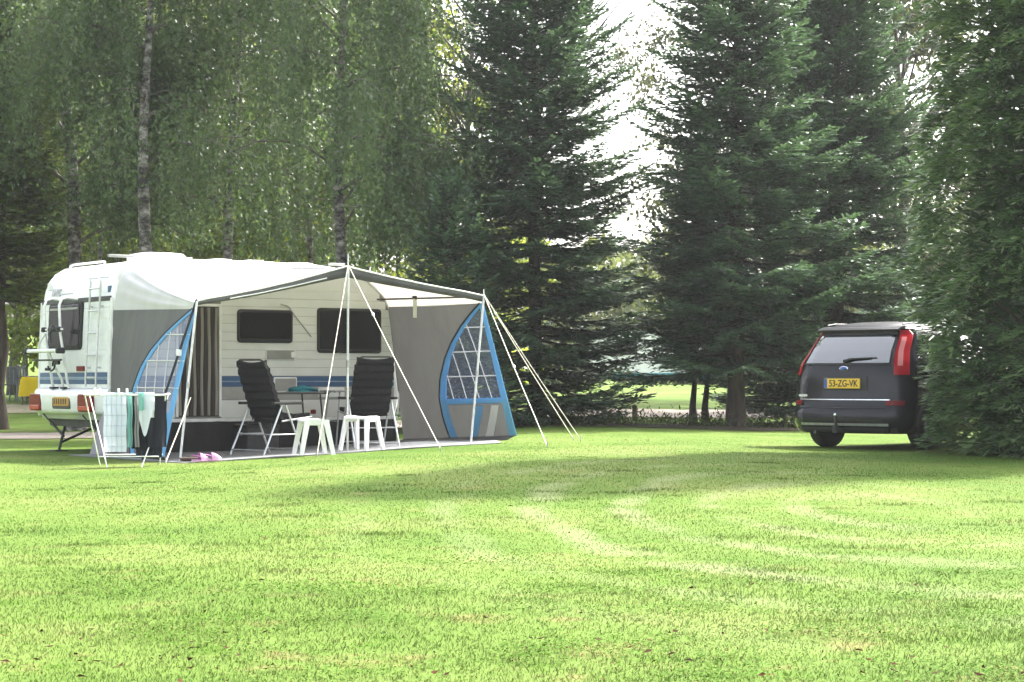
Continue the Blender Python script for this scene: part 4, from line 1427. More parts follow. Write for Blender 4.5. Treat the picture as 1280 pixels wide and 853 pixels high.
    for yy, sx in ((0.10, 1), (W - 0.30, 1)):
        m = MB()
        m.lathe([(0.0, 0.0), (0.17, 0.0), (0.19, 0.015), (0.30, 0.02), (0.315, 0.06), (0.315, 0.15), (0.30, 0.19), (0.0, 0.19)], (2.25, yy, base + 0.33), 'y', 26)
        wo2 = m.build('wheel', 'tyre', c)
        m = MB()
        m.lathe([(0.0, -0.012), (0.06, -0.012), (0.12, 0.004), (0.175, -0.004)], (2.25, yy, base + 0.33), 'y', 20)
        m.build('rim', 'grey_tube', wo2)
    for yy in (0.45, 1.75):
        m = MB()
        top = Vector((0.22, yy, 0.42))
        foot = Vector((0.02, yy - 0.08, base + 0.03))
        m.tube([top + Vector((0, 0.10, 0.06)), foot + Vector((0.02, 0.03, 0))], 0.022, 6)
        m.tube([top + Vector((0.55, -0.02, 0.0)), foot.lerp(top, 0.25)], 0.018, 6)
        m.tube([top + Vector((-0.2, 0.42, 0.1)), foot.lerp(top, 0.45)], 0.018, 6)
        m.box((foot.x - 0.08, foot.y - 0.08, base - 0.01), (foot.x + 0.1, foot.y + 0.1, base + 0.02))
        m.build('corner_steady', 'dark_steel', c)
    return c
make_caravan()

# ------------------------------------------------------------------ awning
def make_awning():
    a = thing('awning', 'white and grey caravan awning with sky-blue bordered side windows and guy ropes', 'awning', (CX, CY, 0), CA)
    # local coordinates x = t, y = -o
    def L(t, o, z):
        return Vector((t, -o, z))
    def gl(t, o):
        p = cw(t, o)
        return gz(p.x, p.y)
    rail = [(0.045, 1.87), (0.07, 2.05), (0.11, 2.22), (0.19, 2.36), (0.31, 2.45), (0.5, 2.515), (0.85, 2.535), (1.2, 2.545), (1.6, 2.55), (2.1, 2.555), (2.6, 2.55), (3.1, 2.535), (3.45, 2.505), (3.7, 2.45), (3.9, 2.37), (4.08, 2.24), (4.2, 2.10), (4.24, 2.0)]
    rail = [(t, z + 0.02) for t, z in rail]
    front = [(0.0, 1.835), (0.0, 1.86), (0.0, 1.885), (0.0, 1.905), (0.02, 1.925), (0.12, 1.945), (0.45, 2.005), (0.85, 2.085), (1.35, 2.20), (2.1, 2.40), (2.75, 2.285), (3.25, 2.21), (3.6, 2.165), (3.9, 2.13), (4.1, 2.105), (4.18, 2.085), (4.19, 2.05), (4.2, 2.0)]
    nj = 22
    P = []
    for i, ((tr_, zr), (tf, zf)) in enumerate(zip(rail, front)):
        row = []
        for j in range(nj + 1):
            s = j / nj
            t = tr_ + (tf - tr_) * s
            z = zr + (zf - zr) * s
            inner = 1 if 4 <= i <= 13 else 0.35
            z -= 0.055 * math.sin(math.pi * s) * inner
            t += 0.012 * math.sin(i * 2.6 + s * 3) * math.sin(math.pi * s) * (1 if i < 5 else 0)
            row.append(L(t, 0.012 + 2.4 * s, z))
        P.append(row)
    # densify along the rail for smooth cloth with small tension folds on the shoulder
    Q = []
    for i in range(len(P) - 1):
        for q in range(4):
            f = q / 4
            row = []
            for j in range(nj + 1):
                p = P[i][j].lerp(P[i + 1][j], f)
                s = j / nj
                k = i + f
                fold = 0.02 * math.sin(k * 5.5 + s * 4.0) * max(0, 1 - abs(k - 3.0) / 3.2) * (1 - s) * min(1, s * 8)
                row.append(p + Vector((-0.6 * fold, 0, fold)))
            Q.append(row)
    Q.append(P[-1])
    m = MB()
    m.grid(Q)
    m.build('roof', 'roof_cloth', a)

    # charcoal valance along the front edge
    edge = [(0.0, 1.915, 0.05), (0.12, 1.945, 0.06), (0.45, 2.005, 0.07), (0.85, 2.085, 0.085), (1.35, 2.20, 0.10), (1.8, 2.32, 0.13), (2.1, 2.40, 0.155), (2.4, 2.345, 0.14), (2.75, 2.285, 0.12), (3.25, 2.21, 0.10), (3.6, 2.165, 0.095), (3.9, 2.13, 0.09), (4.18, 2.085, 0.085)]
    edge = [(t, z, h * 0.8) for t, z, h in edge]
    rows = [[L(t, 2.418, z + 0.006) for t, z, h in edge], [L(t, 2.432, z - h * 0.35) for t, z, h in edge], [L(t, 2.426, z - h * 0.7) for t, z, h in edge], [L(t, 2.40, z - h) for t, z, h in edge]]
    m = MB()
    m.grid(rows)
    m.build('valance', 'band_cloth', a)
    m = MB()
    m.tube([L(t, 2.418, z + 0.012) for t, z, h in edge], 0.012, 6)
    m.build('edge_piping', 'white_cloth', a)
    m = MB()
    m.tube([L(t, 2.41, z - h * 0.62) + Vector((0, -0.02, 0)) for t, z, h in edge[2:6]], 0.008, 5)
    m.build('edge_piping', 'white_cloth', a)

    def arc_a(b):
        xs = [0.0, 0.15, 0.3, 0.45, 0.6, 0.72, 0.84, 0.93, 1.0]
        ys = [0.44, 0.40, 0.385, 0.42, 0.50, 0.60, 0.74, 0.87, 0.985]
        return float(np.interp(b, xs, ys))

    def wall(tr0, tf_top, ztop0, ztop1, t_bot0, o_bot0, t_bot1, o_bot1, out):
        """side wall: caravan edge to the flared front edge; a: 0 caravan .. 1 front, b: 0 ground .. 1 top"""
        top0, top1 = L(tr0, 0.012, ztop0), L(tf_top, 2.4, ztop1)
        bot0, bot1 = L(t_bot0, o_bot0, gl(t_bot0, o_bot0) + 0.03), L(t_bot1, o_bot1, gl(t_bot1, o_bot1) + 0.06)
        zc = 0.28
        def S(aa, b, off=0.0):
            p = bot0.lerp(bot1, aa).lerp(top0.lerp(top1, aa), b)
            bulge = 0.05 * math.sin(math.pi * aa) * math.sin(math.pi * b)
            return p + Vector((out * (off + bulge), 0, 0))
        rows_b = [0, 0.05, 0.1, 0.17, 0.24, 0.28, 0.34, 0.42, 0.5, 0.58, 0.66, 0.72, 0.78, 0.84, 0.89, 0.93, 0.97, 1.0]
        m = MB()
        m.grid([[S(arc_a(b) * k / 10, b) for k in range(11)] for b in rows_b])
        wl = m.build('side_wall', 'wall_cloth', a)
        # lower grey panel, window, borders
        zw = 0.27
        lo = [b for b in np.linspace(0, zw, 8)]
        m = MB()
        m.grid([[S(arc_a(b) + (1 - arc_a(b)) * k / 8, b) for k in range(9)] for b in lo])
        m.build('lower_panel', 'wall_cloth', a)
        hi = [b for b in np.linspace(zw, 0.985, 16)]
        m = MB()
        m.grid([[S(arc_a(b) + (1 - arc_a(b)) * k / 8, b) for k in range(9)] for b in hi])
        pn = m.build('window_pane', 'vinyl', a)
        # white window bars
        def bar(pts, wdt=0.014):
            mm = MB()
            mm.tube(pts, wdt * 0.6, 5)
            mm.build('window_bar', 'white_cloth', pn)
        for b in (0.46, 0.645, 0.825):
            bar([S(arc_a(b) + (1 - arc_a(b)) * k / 6, b, 0.004) for k in range(7)])
        for aa in (0.50, 0.62, 0.74, 0.86):
            bs = [b for b in np.linspace(zw, 0.97, 24) if arc_a(b) < aa + (0.97 - b) * 0.14 * 0 - 0.0]
            pts = []
            for b in np.linspace(zw, 0.97, 24):
                a2 = aa - 0.10 * (b - zw) / 0.7
                if arc_a(b) < a2 - 0.01:
                    pts.append(S(a2, b, 0.004))
            if len(pts) > 1:
                bar(pts, 0.011)
        # blue border: arc, front edge, cross band
        def ribbon(name, pa, width_fn, mat, off=0.008):
            mm = MB()
            rows = []
            for (aa, b) in pa:
                w0, w1 = width_fn(aa, b)
                rows.append([S(aa + w0, b, off), S(aa + (w0 + w1) / 2, b, off + 0.004), S(aa + w1, b, off)])
            mm.slab(rows, (-2 * off * out, 0, 0))
            return mm.build(name, mat, a)
        bb = np.linspace(0.0, 1.0, 26)
        ribbon('blue_border', [(arc_a(b), b) for b in bb], lambda aa, b: (-0.01, 0.052 * (1 - 0.5 * b)), 'blue_cloth')
        ribbon('blue_border', [(1.0, b) for b in bb], lambda aa, b: (-0.060 * (1 - 0.4 * b), 0.0), 'blue_cloth')
        mm = MB()
        rows = []
        for b in (0.25, 0.27, 0.292):
            rows.append([S(arc_a(b) + 0.03 + (0.93 - arc_a(b)) * k / 8, b, 0.006) for k in range(9)])
        mm.slab(rows, (-0.012 * out, 0, 0))
        mm.build('blue_border', 'blue_cloth', a)
        mm = MB()
        mm.slab([[S(0.70 - 0.10 * k / 3, 0.235 - 0.235 * k / 3, 0.005), S(0.765 - 0.10 * k / 3, 0.235 - 0.235 * k / 3, 0.005)] for k in range(4)], (-0.010 * out, 0, 0))
        mm.build('blue_slash', 'blue_cloth', a)
        mm = MB()
        mm.slab([[S(0.84 - 0.10 * k / 3, 0.235 - 0.235 * k / 3, 0.005), S(0.905 - 0.10 * k / 3, 0.235 - 0.235 * k / 3, 0.005)] for k in range(4)], (-0.010 * out, 0, 0))
        mm.build('white_slash', 'white_cloth', a)
        # dark piping on the arc
        mm = MB()
        mm.tube([S(arc_a(b) - 0.018, b, 0.0) for b in bb], 0.016, 6)
        mm.build('arc_piping', 'black_strap', a)
        # mud skirt
        mm = MB()
        g0, g1 = Vector((bot0.x, bot0.y, bot0.z - 0.04)), Vector((bot1.x, bot1.y, bot1.z - 0.07))
        mm.grid([[S(k / 12, 0.0) for k in range(13)], [g0.lerp(g1, k / 12) + Vector((-out * 0.10, 0.10, 0)) for k in range(13)]])
        mm.build('mud_skirt', 'band_cloth', a)
        return S
    SL = wall(0.045, 0.0, 1.89, 1.835, -0.02, 0.012, -0.42, 2.42, -1)
    SR = wall(4.24, 4.20, 2.02, 2.0, 4.50, 0.012, 4.95, 2.12, 1)
    # small grey flap at the back corner under the bumper
    m = MB()
    m.grid([[L(0.0, 0.03, 0.80), L(0.02, 0.25, 0.80)], [L(-0.16, 0.03, 0.45), L(-0.10, 0.30, 0.45)], [L(-0.30, 0.05, base0 + 0.02), L(-0.22, 0.40, base0 + 0.02)]])
    m.build('corner_flap', 'grey_cloth', a)

    # plain black sheet along the foot of the caravan
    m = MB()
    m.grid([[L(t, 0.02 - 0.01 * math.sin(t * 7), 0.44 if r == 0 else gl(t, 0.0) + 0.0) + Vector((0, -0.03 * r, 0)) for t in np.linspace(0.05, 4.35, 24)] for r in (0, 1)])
    m.build('foot_panel', 'band_dark', a)

    # poles
    def pole(t0, o0, z0, t1, o1, z1, tip):
        m = MB()
        m.tube([L(t0, o0, z0), L(t1, o1, z1)], 0.0155, 9)
        po = m.build('pole', 'alu', a)
        m = MB()
        m.tube([L(t1, o1, z1), L(t1, o1, z1 + tip)], [0.008, 0.006], 6)
        m.build('spike', 'alu', po)
        m = MB()
        q = L(t0, o0, z0).lerp(L(t1, o1, z1), 0.45)
        q2 = L(t0, o0, z0).lerp(L(t1, o1, z1), 0.49)
        m.tube([q, q2], 0.021, 8)
        m.build('clamp', 'grey_tube', po)
    pole(-0.25, 2.50, gl(-0.25, 2.5) + 0.01, 0.0, 2.44, 1.93, 0.07)
    pole(2.08, 2.46, gl(2.1, 2.46) + 0.01, 2.1, 2.445, 2.41, 0.16)
    pole(3.92, 2.52, gl(3.92, 2.52) + 0.01, 4.185, 2.44, 2.09, 0.09)
    # roof poles inside
    for z_, t_ in ((2.10, 4.05),):
        m = MB()
        m.tube([L(t_, 0.03, 2.12), L(t_ + 0.05, 2.38, 2.08)], 0.013, 7)
        m.build('roof_pole', 'dark_steel', a)
    m = MB()
    m.box((-0.03, -0.004, -0.26), (0.03, 0.004, 0.0), Matrix.Translation(L(4.06, 0.98, 2.10)))
    m.build('hanging_tab', 'white_cloth', a)
    m = MB()
    m.rbox((-0.035, -0.012, -0.02), (0.035, 0.012, 0.03), 0.01, Matrix.Translation(L(4.06, 0.97, 2.11)))
    m.build('tab_clamp', 'rubber', a)
    m = MB()
    m.tube([L(2.1, 0.03, 2.53), L(2.1, 1.2, 2.44), L(2.1, 2.42, 2.38)], 0.013, 7)
    m.build('roof_pole', 'grey_tube', a)

    # guy ropes: world points turned into caravan coordinates
    inv = Matrix.Rotation(-CA, 4, 'Z') @ Matrix.Translation((-CX, -CY, 0))
    def rope(p, wx, wy, name='guy_rope', mat='rope', r=0.006, runner=None, peg=True, dz=0.02):
        e = inv @ Vector((wx, wy, gz(wx, wy) + dz))
        m = MB()
        mid = p.lerp(e, 0.5) + Vector((0, 0, -0.012))
        m.tube([p, mid, e], r, 5)
        ro = m.build(name, mat, a)
        if runner:
            q = p.lerp(e, runner)
            m = MB()
            dd = (e - p).normalized() * 0.035
            m.tube([q - dd, q, q + dd], [0.008, 0.02, 0.008], 6)
            m.build('runner', 'white_plastic', ro)
        if peg:
            m = MB()
            m.tube([e + Vector((0, 0, 0.05)), e + Vector((0.01, 0.01, -0.12))], 0.007, 5)
            m.build('peg', 'grey_tube', ro)
    Ttop = L(2.1, 2.445, 2.43)
    Rtop = L(4.185, 2.44, 2.11)
    Ltop = L(0.0, 2.44, 1.95)
    def gp(px, py):
        """point of the ground seen at this photo pixel"""
        Y = 24.0
        for _ in range(30):
            x = (px - 640) / 2500 * Y
            Y = 0.5 * Y + 0.5 * (1.0 - gz(x, Y)) * 2500 / (py - 474)
        return (px - 640) / 2500 * Y, Y
    rope(Ttop, *gp(551, 564), runner=0.28)
    rope(Ttop, *gp(396, 572))
    rope(Rtop, *gp(684, 560), runner=0.5)
    rope(Rtop, *gp(717, 551), runner=0.13)
    rope(Rtop, *gp(726, 552))
    rope(L(-0.09, 2.46, 0.78), *gp(207, 580), r=0.007)
    e = gp(178, 577)
    rope(Ltop, *e, name='storm_strap', mat='black_strap', r=0.016)
    m = MB()
    q = Ltop.lerp(inv @ Vector((e[0], e[1], gz(*e))), 0.33)
    m.rbox((-0.03, -0.02, -0.04), (0.03, 0.02, 0.04), 0.01, Matrix.Translation(q))
    m.build('strap_buckle', 'white_plastic', a)
    return a
base0 = gz(CX, CY)
make_awning()

# groundsheet
def groundsheet():
    m = MB()
    rows = []
    for i in range(27):
        t = -0.5 + 5.1 * i / 26
        row = []
        for j in range(18):
            om = 3.1 if t < 4.0 else 3.1 - (t - 4.0) * 1.6
            o = -0.15 + (om + 0.15) * j / 17
            p = cw(t, o)
            row.append((p.x, p.y, gz(p.x, p.y) + 0.014 + 0.004 * math.sin(t * 3 + o * 2)))
        rows.append(row)
    m.slab(rows, (0, 0, -0.012))
    o = m.build('groundsheet', 'mat_grey')
    return tag(o, 'flat grey groundsheet lying under the awning', 'groundsheet')
groundsheet()

# ------------------------------------------------------------------ camping furniture
def make_chair(label, wx, wy, face, group):
    c = thing('camping_chair', label, 'chair', (wx, wy, gz(wx, wy) + 0.016), face - R(90), group)
    # local: y forward, x right
    def back_pt(s):
        return (-0.02 - 0.28 * s, 0.45 + 0.70 * s)
    bk = None
    for k in range(7):
        s0, s1 = k / 7 + 0.001, (k + 1) / 7 - 0.001
        (y0, z0), (y1, z1) = back_pt(s0), back_pt(s1)
        m = MB()
        hw = 0.262 if k < 6 else 0.245
        nx = 9
        A, B = [], []
        for q in range(nx):
            x = -hw + 2 * hw * q / (nx - 1)
            cur = 0.02 * (2 * q / (nx - 1) - 1) ** 2
            dip = -0.035 * (1 - (2 * q / (nx - 1) - 1) ** 2) if k == 6 else 0
            A.append([(x, y0 + cur - 0.022, z0), (x, (y0 + y1) / 2 + cur - 0.04, (z0 + z1) / 2 - 0.01), (x, y1 + cur - 0.022, z1 + dip)])
        m.slab(A, (0, 0.055, 0.018))
        o = m.build('backrest_pad' if bk else 'backrest', 'chair_pad', bk or c)
        if bk is None:
            bk = o
    m = MB()
    for sx in (-1, 1):
        m.tube([(sx * 0.25, -0.01, 0.44), (sx * 0.25, -0.15, 0.82), (sx * 0.24, -0.29, 1.14)], 0.012, 7)
    m.tube([(-0.24, -0.29, 1.14), (-0.18, -0.30, 1.165), (0.18, -0.30, 1.165), (0.24, -0.29, 1.14)], 0.012, 7)
    m.build('back_frame', 'dark_steel', c)
    st = None
    for k in range(5):
        y0, y1 = 0.0 + k * 0.098, 0.0 + (k + 1) * 0.098 - 0.008
        m = MB()
        z0, z1 = 0.40 + 0.012 * k, 0.40 + 0.012 * (k + 1)
        m.slab([[(-0.25, y0, z0), (0, y0, z0 - 0.02), (0.25, y0, z0)], [(-0.25, (y0 + y1) / 2, z0 + 0.016), (0, (y0 + y1) / 2, z0 - 0.004), (0.25, (y0 + y1) / 2, z0 + 0.016)], [(-0.25, y1, z1), (0, y1, z1 - 0.02), (0.25, y1, z1)]], (0, 0, 0.05))
        o = m.build('seat_pad' if st else 'seat', 'chair_pad', st or c)
        if st is None:
            st = o
    for sx in (-1, 1):
        m = MB()
        m.tube([(sx * 0.29, 0.02, 0.62), (sx * 0.30, 0.30, 0.02), (sx * 0.30, 0.31, 0.0)], 0.0125, 7)
        m.build('leg', 'alu', c)
        m = MB()
        m.tube([(sx * 0.29, -0.03, 0.62), (sx * 0.30, -0.34, 0.02), (sx * 0.30, -0.345, 0.0)], 0.0125, 7)
        m.build('leg', 'alu', c)
        m = MB()
        m.rbox((sx * 0.30 - 0.03, -0.20, 0.615), (sx * 0.30 + 0.03, 0.30, 0.65), 0.014)
        m.build('armrest', 'rubber', c)
        m = MB()
        m.tube([(sx * 0.27, -0.02, 0.41), (sx * 0.27, 0.49, 0.46)], 0.0125, 7)
        m.build('seat_rail', 'alu', c)
        m = MB()
        m.tube([(sx * 0.295, -0.22, 0.25), (sx * 0.295, 0.19, 0.25)], 0.010, 6)
        m.build('side_bar', 'alu', c)
    for yy, zz in ((0.29, 0.06), (-0.33, 0.06), (-0.22, 0.25)):
        m = MB()
        m.tube([(-0.30, yy, zz), (0.30, yy, zz)], 0.0105, 6)
        m.build('crossbar', 'grey_tube', c)
    return c
make_chair('black padded reclining chair near the caravan door seen half from the side', -3.02, 24.75, R(50), 'camping chairs under the awning')
make_chair('black padded reclining chair with its back turned in front of the large side window', -1.86, 26.0, R(112), 'camping chairs under the awning')

def make_stool(label, wx, wy, rz):
    s = thing('stool', label, 'stool', (wx, wy, gz(wx, wy) + 0.016), rz, 'white plastic stools')
    m = MB()
    rows = []
    for k in range(9):
        y = -0.165 + 0.33 * k / 8
        dip = 0.012 * (1 - (k / 4 - 1) ** 2)
        rows.append([(-0.155, y, 0.415 - dip * 0.3), (-0.08, y, 0.425 - dip), (0.08, y, 0.425 - dip), (0.155, y, 0.415 - dip * 0.3)])
    m.slab(rows, (0, 0, -0.028))
    m.build('seat', 'white_plastic', s)
    for yy in (-0.15, 0.15):
        m = MB()
        m.rbox((-0.15, yy - 0.012, 0.35), (0.15, yy + 0.012, 0.405), 0.02)
        m.build('apron', 'white_plastic', s)
    for sx in (-1, 1):
        for sy in (-1, 1):
            m = MB()
            top, bot = Vector((sx * 0.115, sy * 0.148, 0.40)), Vector((sx * 0.195, sy * 0.19, 0.0))
            a, b = 0.030, 0.017
            P = []
            for p, ww in ((bot, 0.8), (top.lerp(bot, 0.5), 0.95), (top, 1.15)):
                P.append([(p.x - a * ww, p.y - b, p.z), (p.x + a * ww, p.y - b, p.z), (p.x + a * ww, p.y + b, p.z), (p.x - a * ww, p.y + b, p.z)])
            m.grid(P, False, True)
            m.add(P[0], [(3, 2, 1, 0)])
            m.add(P[-1], [(0, 1, 2, 3)])
            m.build('leg', 'white_plastic', s)
    return s
make_stool('white plastic stool nearest the reclining chair by the door', -2.38, 23.98, R(20))
make_stool('white plastic stool beside the middle awning pole', -1.86, 24.75, R(62))

def make_table(label, wx, wy, rz, lx, ly, h, topmat, legmat):
    t = thing('camping_table', label, 'table', (wx, wy, gz(wx, wy) + 0.016), rz)
    m = MB()
    m.rbox((-lx / 2, -0.012, -ly / 2), (lx / 2, 0.012, ly / 2), 0.03, Matrix.Translation((0, 0, h)) @ Matrix.Rotation(R(90), 4, 'X'))
    m.build('table_top', topmat, t)
    for sx in (-1, 1):
        for sy in (-1, 1):
            m = MB()
            m.tube([(sx * (lx / 2 - 0.12), sy * (ly / 2 - 0.06), h - 0.015), (sx * (lx / 2 - 0.05), sy * (ly / 2 - 0.04), 0.0)], 0.012, 6)
            m.build('leg', legmat, t)
        m = MB()
        m.tube([(sx * (lx / 2 - 0.09), -ly / 2 + 0.05, h * 0.45), (sx * (lx / 2 - 0.09), ly / 2 - 0.05, h * 0.45)], 0.009, 6)
        m.build('brace', legmat, t)
    return t
p = cw(2.2, 0.75)
make_table('camping table with dark top behind the chair by the door', p.x, p.y, CA, 0.95, 0.6, 0.74, 'table_dark', 'dark_steel')
p = cw(3.18, 0.62)
make_table('small light grey side table below the gas box of the caravan', p.x, p.y, CA, 0.62, 0.42, 0.735, 'grey_tube', 'grey_tube')

def soft_lump(name, label, cat, loc, rx, ry, rz_, mat, seed):
    m = MB()
    r = np.random.default_rng(seed)
    rows = []
    for i in range(8):
        f = i / 7
        rad = math.sin(math.pi * (0.06 + 0.5 * (1 - f) * 0.94)) if f > 0 else 1.0
        ring = []
        for k in range(18):
            a = 2 * math.pi * k / 18
            q = rad * (1 + 0.14 * math.sin(3 * a + i) + 0.10 * math.sin(5 * a + 2 * i) + 0.05 * r.normal())
            ring.append((rx * q * math.cos(a), ry * q * math.sin(a), rz_ * (f ** 0.8) * (1 + 0.1 * r.normal())))
        rows.append(ring)
    m.grid(rows, True, True)
    m.add(rows[-1], [tuple(range(18))])
    o = m.build(name, mat)
    o.location = loc
    return tag(o, label, cat)
p = cw(2.45, 0.70)
soft_lump('folded_cloth', 'crumpled teal cloth lying on the dark camping table', 'cloth', (p.x, p.y, gz(p.x, p.y) + 0.768), 0.2, 0.14, 0.075, 'teal_cloth', 3)

def cool_box():
    p = cw(1.9, 0.45)
    b = thing('storage_box', 'dark storage box on the groundsheet behind the chair by the door', 'box', (p.x, p.y, gz(p.x, p.y) + 0.016), CA)
    m = MB()
    m.rbox((-0.24, -0.17, 0.0), (0.24, 0.17, 0.30), 0.03)
    m.build('tub', 'dark_steel', b)
    m = MB()
    m.rbox((-0.25, -0.18, 0.302), (0.25, 0.18, 0.34), 0.02)
    m.build('lid', 'rubber', b)
    for s in (-1, 1):
        m = MB()
        m.rbox((s * 0.25 - 0.02, -0.05, 0.2), (s * 0.25 + 0.02, 0.05, 0.24), 0.012)
        m.build('handle', 'grey_tube', b)
cool_box()

# round tray and pink clogs
def tray():
    x, y = -3.72, 23.35
    o = MB()
    o.lathe([(0.0, 0.01), (0.14, 0.01), (0.165, 0.035), (0.175, 0.035), (0.15, 0.0), (0.0, 0.0)], (0, 0, 0), 'z', 26)
    ob = o.build('round_tray', 'brown')
    ob.location = (x, y, gz(x, y) + 0.017)
    tag(ob, 'round dark brown tray on the groundsheet by the left awning pole', 'tray')
tray()
def clog(x, y, rz, label):
    c = thing('clog', label, 'shoe', (x, y, gz(x, y) + 0.018), rz, 'pink clogs at the groundsheet edge')
    c.scale = (0.8, 0.8, 0.9)
    m = MB()
    rows = []
    for i in range(9):
        f = i / 8
        xx = -0.13 + 0.26 * f
        hw = 0.036 + 0.02 * math.sin(math.pi * min(1, f * 0.9 + 0.15)) - (0.03 if i in (0, 8) else 0)
        rows.append([(xx, -hw, 0.0), (xx, -hw * 1.05, 0.022), (xx, hw * 1.05, 0.022), (xx, hw, 0.0)])
    m.grid(rows, True, True)
    m.add(rows[0], [(0, 1, 2, 3)])
    m.add(rows[-1], [(3, 2, 1, 0)])
    m.build('sole', 'pink', c)
    m = MB()
    rows = []
    for i in range(9):
        f = i / 8
        xx = -0.01 + 0.135 * f
        hw = 0.054 * (1 - 0.72 * f ** 3)
        hh = 0.085 * (1 - 0.75 * f ** 1.8)
        rows.append([(xx, hw * math.cos(a), 0.02 + hh * math.sin(a)) for a in np.linspace(0, math.pi, 11)])
    m.grid(rows)
    m.build('upper', 'pink', c)
    m = MB()
    m.tube([(-0.01, -0.053, 0.06), (-0.09, -0.05, 0.075), (-0.125, 0.0, 0.08), (-0.09, 0.05, 0.075), (-0.01, 0.053, 0.06)], 0.010, 6)
    m.build('heel_strap', 'pink_dark', c)
    m = MB()
    m.tube([(-0.008, 0.055 * math.cos(a), 0.02 + 0.087 * math.sin(a)) for a in np.linspace(0, math.pi, 9)], 0.009, 6)
    m.build('rim', 'pink_dark', c)
clog(-3.58, 22.98, R(25), 'lilac pink clog lying at the grass edge, nearer the brown tray')
clog(-3.45, 23.04, R(5), 'lilac pink clog lying at the grass edge, nearer the stools')

# ------------------------------------------------------------------ drying rack and laundry
RX, RY, RA = -4.32, 22.45, R(6)
def rackp(x, y, z=0.0):
    c, s = math.cos(RA), math.sin(RA)
    return Vector((RX + c * x - s * y, RY + s * x + c * y, z))
RZ = gz(RX, RY)
def drying_rack():
    r = thing('drying_rack', 'folding white clothes airer hung with laundry at the corner of the awning', 'clothes rack', (RX, RY, RZ), RA)
    r.scale = (0.93, 1, 1)
    m = MB()
    m.tube([(-0.47, -0.26, 0.80), (-0.49, -0.24, 0.81), (-0.49, 0.24, 0.81), (-0.47, 0.26, 0.81), (0.47, 0.26, 0.81), (0.49, 0.24, 0.81), (0.49, -0.24, 0.81), (0.47, -0.26, 0.80), (-0.47, -0.26, 0.80)], 0.0095, 7)
    m.build('frame', 'white_tube', r)
    for k in range(6):
        y = -0.2 + 0.08 * k
        m = MB()
        m.tube([(-0.49, y, 0.81), (0.49, y, 0.81)], 0.005, 5)
        m.build('rail', 'white_tube', r)
    for sx in (-1, 1):
        for a, b in ((0.24, -0.36), (-0.24, 0.36)):
            m = MB()
            m.tube([(sx * 0.475, a, 0.80), (sx * (0.20 if b < 0 else 0.36), b, 0.0)], 0.0075, 7)
            m.build('leg', 'white_tube', r)
    for sy in (-1, 1):
        m = MB()
        m.tube([(-0.3, sy * 0.3, 0.12), (0.40, sy * 0.3, 0.12)], 0.007, 5)
        m.build('crossbar', 'white_tube', r)
    for k, xx in enumerate((-0.36, -0.30, -0.08, 0.02)):
        m = MB()
        m.rbox((xx - 0.012, -0.275, 0.80), (xx + 0.014, -0.235, 0.875), 0.006)
        m.build('peg', 'white_plastic', r)
drying_rack()

def hung(name, label, cat, x0, x1, yr, zf, zb, mat, seed, bottom=None, lines=None, gap=0.012):
    """cloth hung over a rail: front drop to zf, back drop to zb"""
    r = np.random.default_rng(seed)
    ph = r.random() * 6
    nx = 15
    prof = []
    zt = 0.828
    for z in np.linspace(zb, zt - 0.02, 9):
        prof.append((yr + gap, z))
    prof += [(yr + gap * 0.7, zt - 0.004), (yr, zt), (yr - gap * 0.7, zt - 0.004)]
    for z in np.linspace(zt - 0.02, zf, 12):
        prof.append((yr - gap, z))
    rows = []
    for (y, z) in prof:
        row = []
        for k in range(nx):
            f = k / (nx - 1)
            x = x0 + (x1 - x0) * f
            amp = 0.022 * (zt - z) / 0.6
            dy = amp * math.sin(f * 9 + ph) + 0.5 * amp * math.sin(f * 17 + 2 * ph)
            if bottom and y < yr - gap * 0.9:
                zz = z
                lim = bottom(f)
                zz = zt - (zt - z) * (zt - lim) / (zt - zf)
            else:
                zz = z
            row.append((x + 0.004 * math.sin(z * 20 + ph), y + dy, zz))
        rows.append(row)
    m = MB()
    m.grid(rows)
    o = m.build(name, mat)
    o.location = (RX, RY, RZ)
    o.rotation_euler = (0, 0, RA)
    tag(o, label, cat)
    if lines:
        # woven check lines, slightly raised
        for k in range(2, nx - 1, 3):
            mm = MB()
            mm.tube([Vector(rows[i][k]) + Vector((0, -0.003, 0)) for i in range(12, len(rows))], 0.0022, 4)
            mm.build('check_line', lines, o)
        for i in range(14, len(rows), 2):
            mm = MB()
            mm.tube([Vector(rows[i][k]) + Vector((0, -0.003, 0)) for k in range(nx)], 0.0022, 4)
            mm.build('check_line', lines, o)
    return o
hung('towel', 'white checked towel hanging at the front of the airer', 'towel', -0.235, 0.015, -0.255, 0.17, 0.35, 'towel', 1, None, 'towel_line')
hung('cloth', 'aqua cloth hanging next to the white checked towel', 'cloth', 0.02, 0.075, -0.20, 0.22, 0.4, 'aqua', 2)
hung('cloth', 'dark narrow cloth hanging between the aqua and the grey one', 'cloth', 0.06, 0.12, -0.12, 0.20, 0.35, 'navy', 5)
hung('cloth', 'grey narrow cloth hanging left of the white shirt', 'cloth', 0.10, 0.15, -0.20, 0.22, 0.42, 'grey_cloth', 6)
hung('shirt', 'crumpled white shirt hanging over the dark trousers', 'shirt', 0.155, 0.32, -0.26, 0.34, 0.55, 'towel', 4, lambda f: 0.62 - 0.28 * math.sin(math.pi * min(1, f * 0.85 + 0.18)) ** 2)
hung('trousers', 'long dark navy trousers hanging behind the white shirt', 'trousers', 0.11, 0.40, -0.12, 0.10, 0.2, 'navy', 8)
hung('trousers', 'short black trousers hanging at the right end of the airer', 'trousers', 0.25, 0.45, -0.19, 0.22, 0.3, 'navy', 9)
hung('cloth', 'small aqua and white cloth at the top of the airer', 'cloth', 0.15, 0.21, -0.285, 0.63, 0.7, 'aqua', 12)

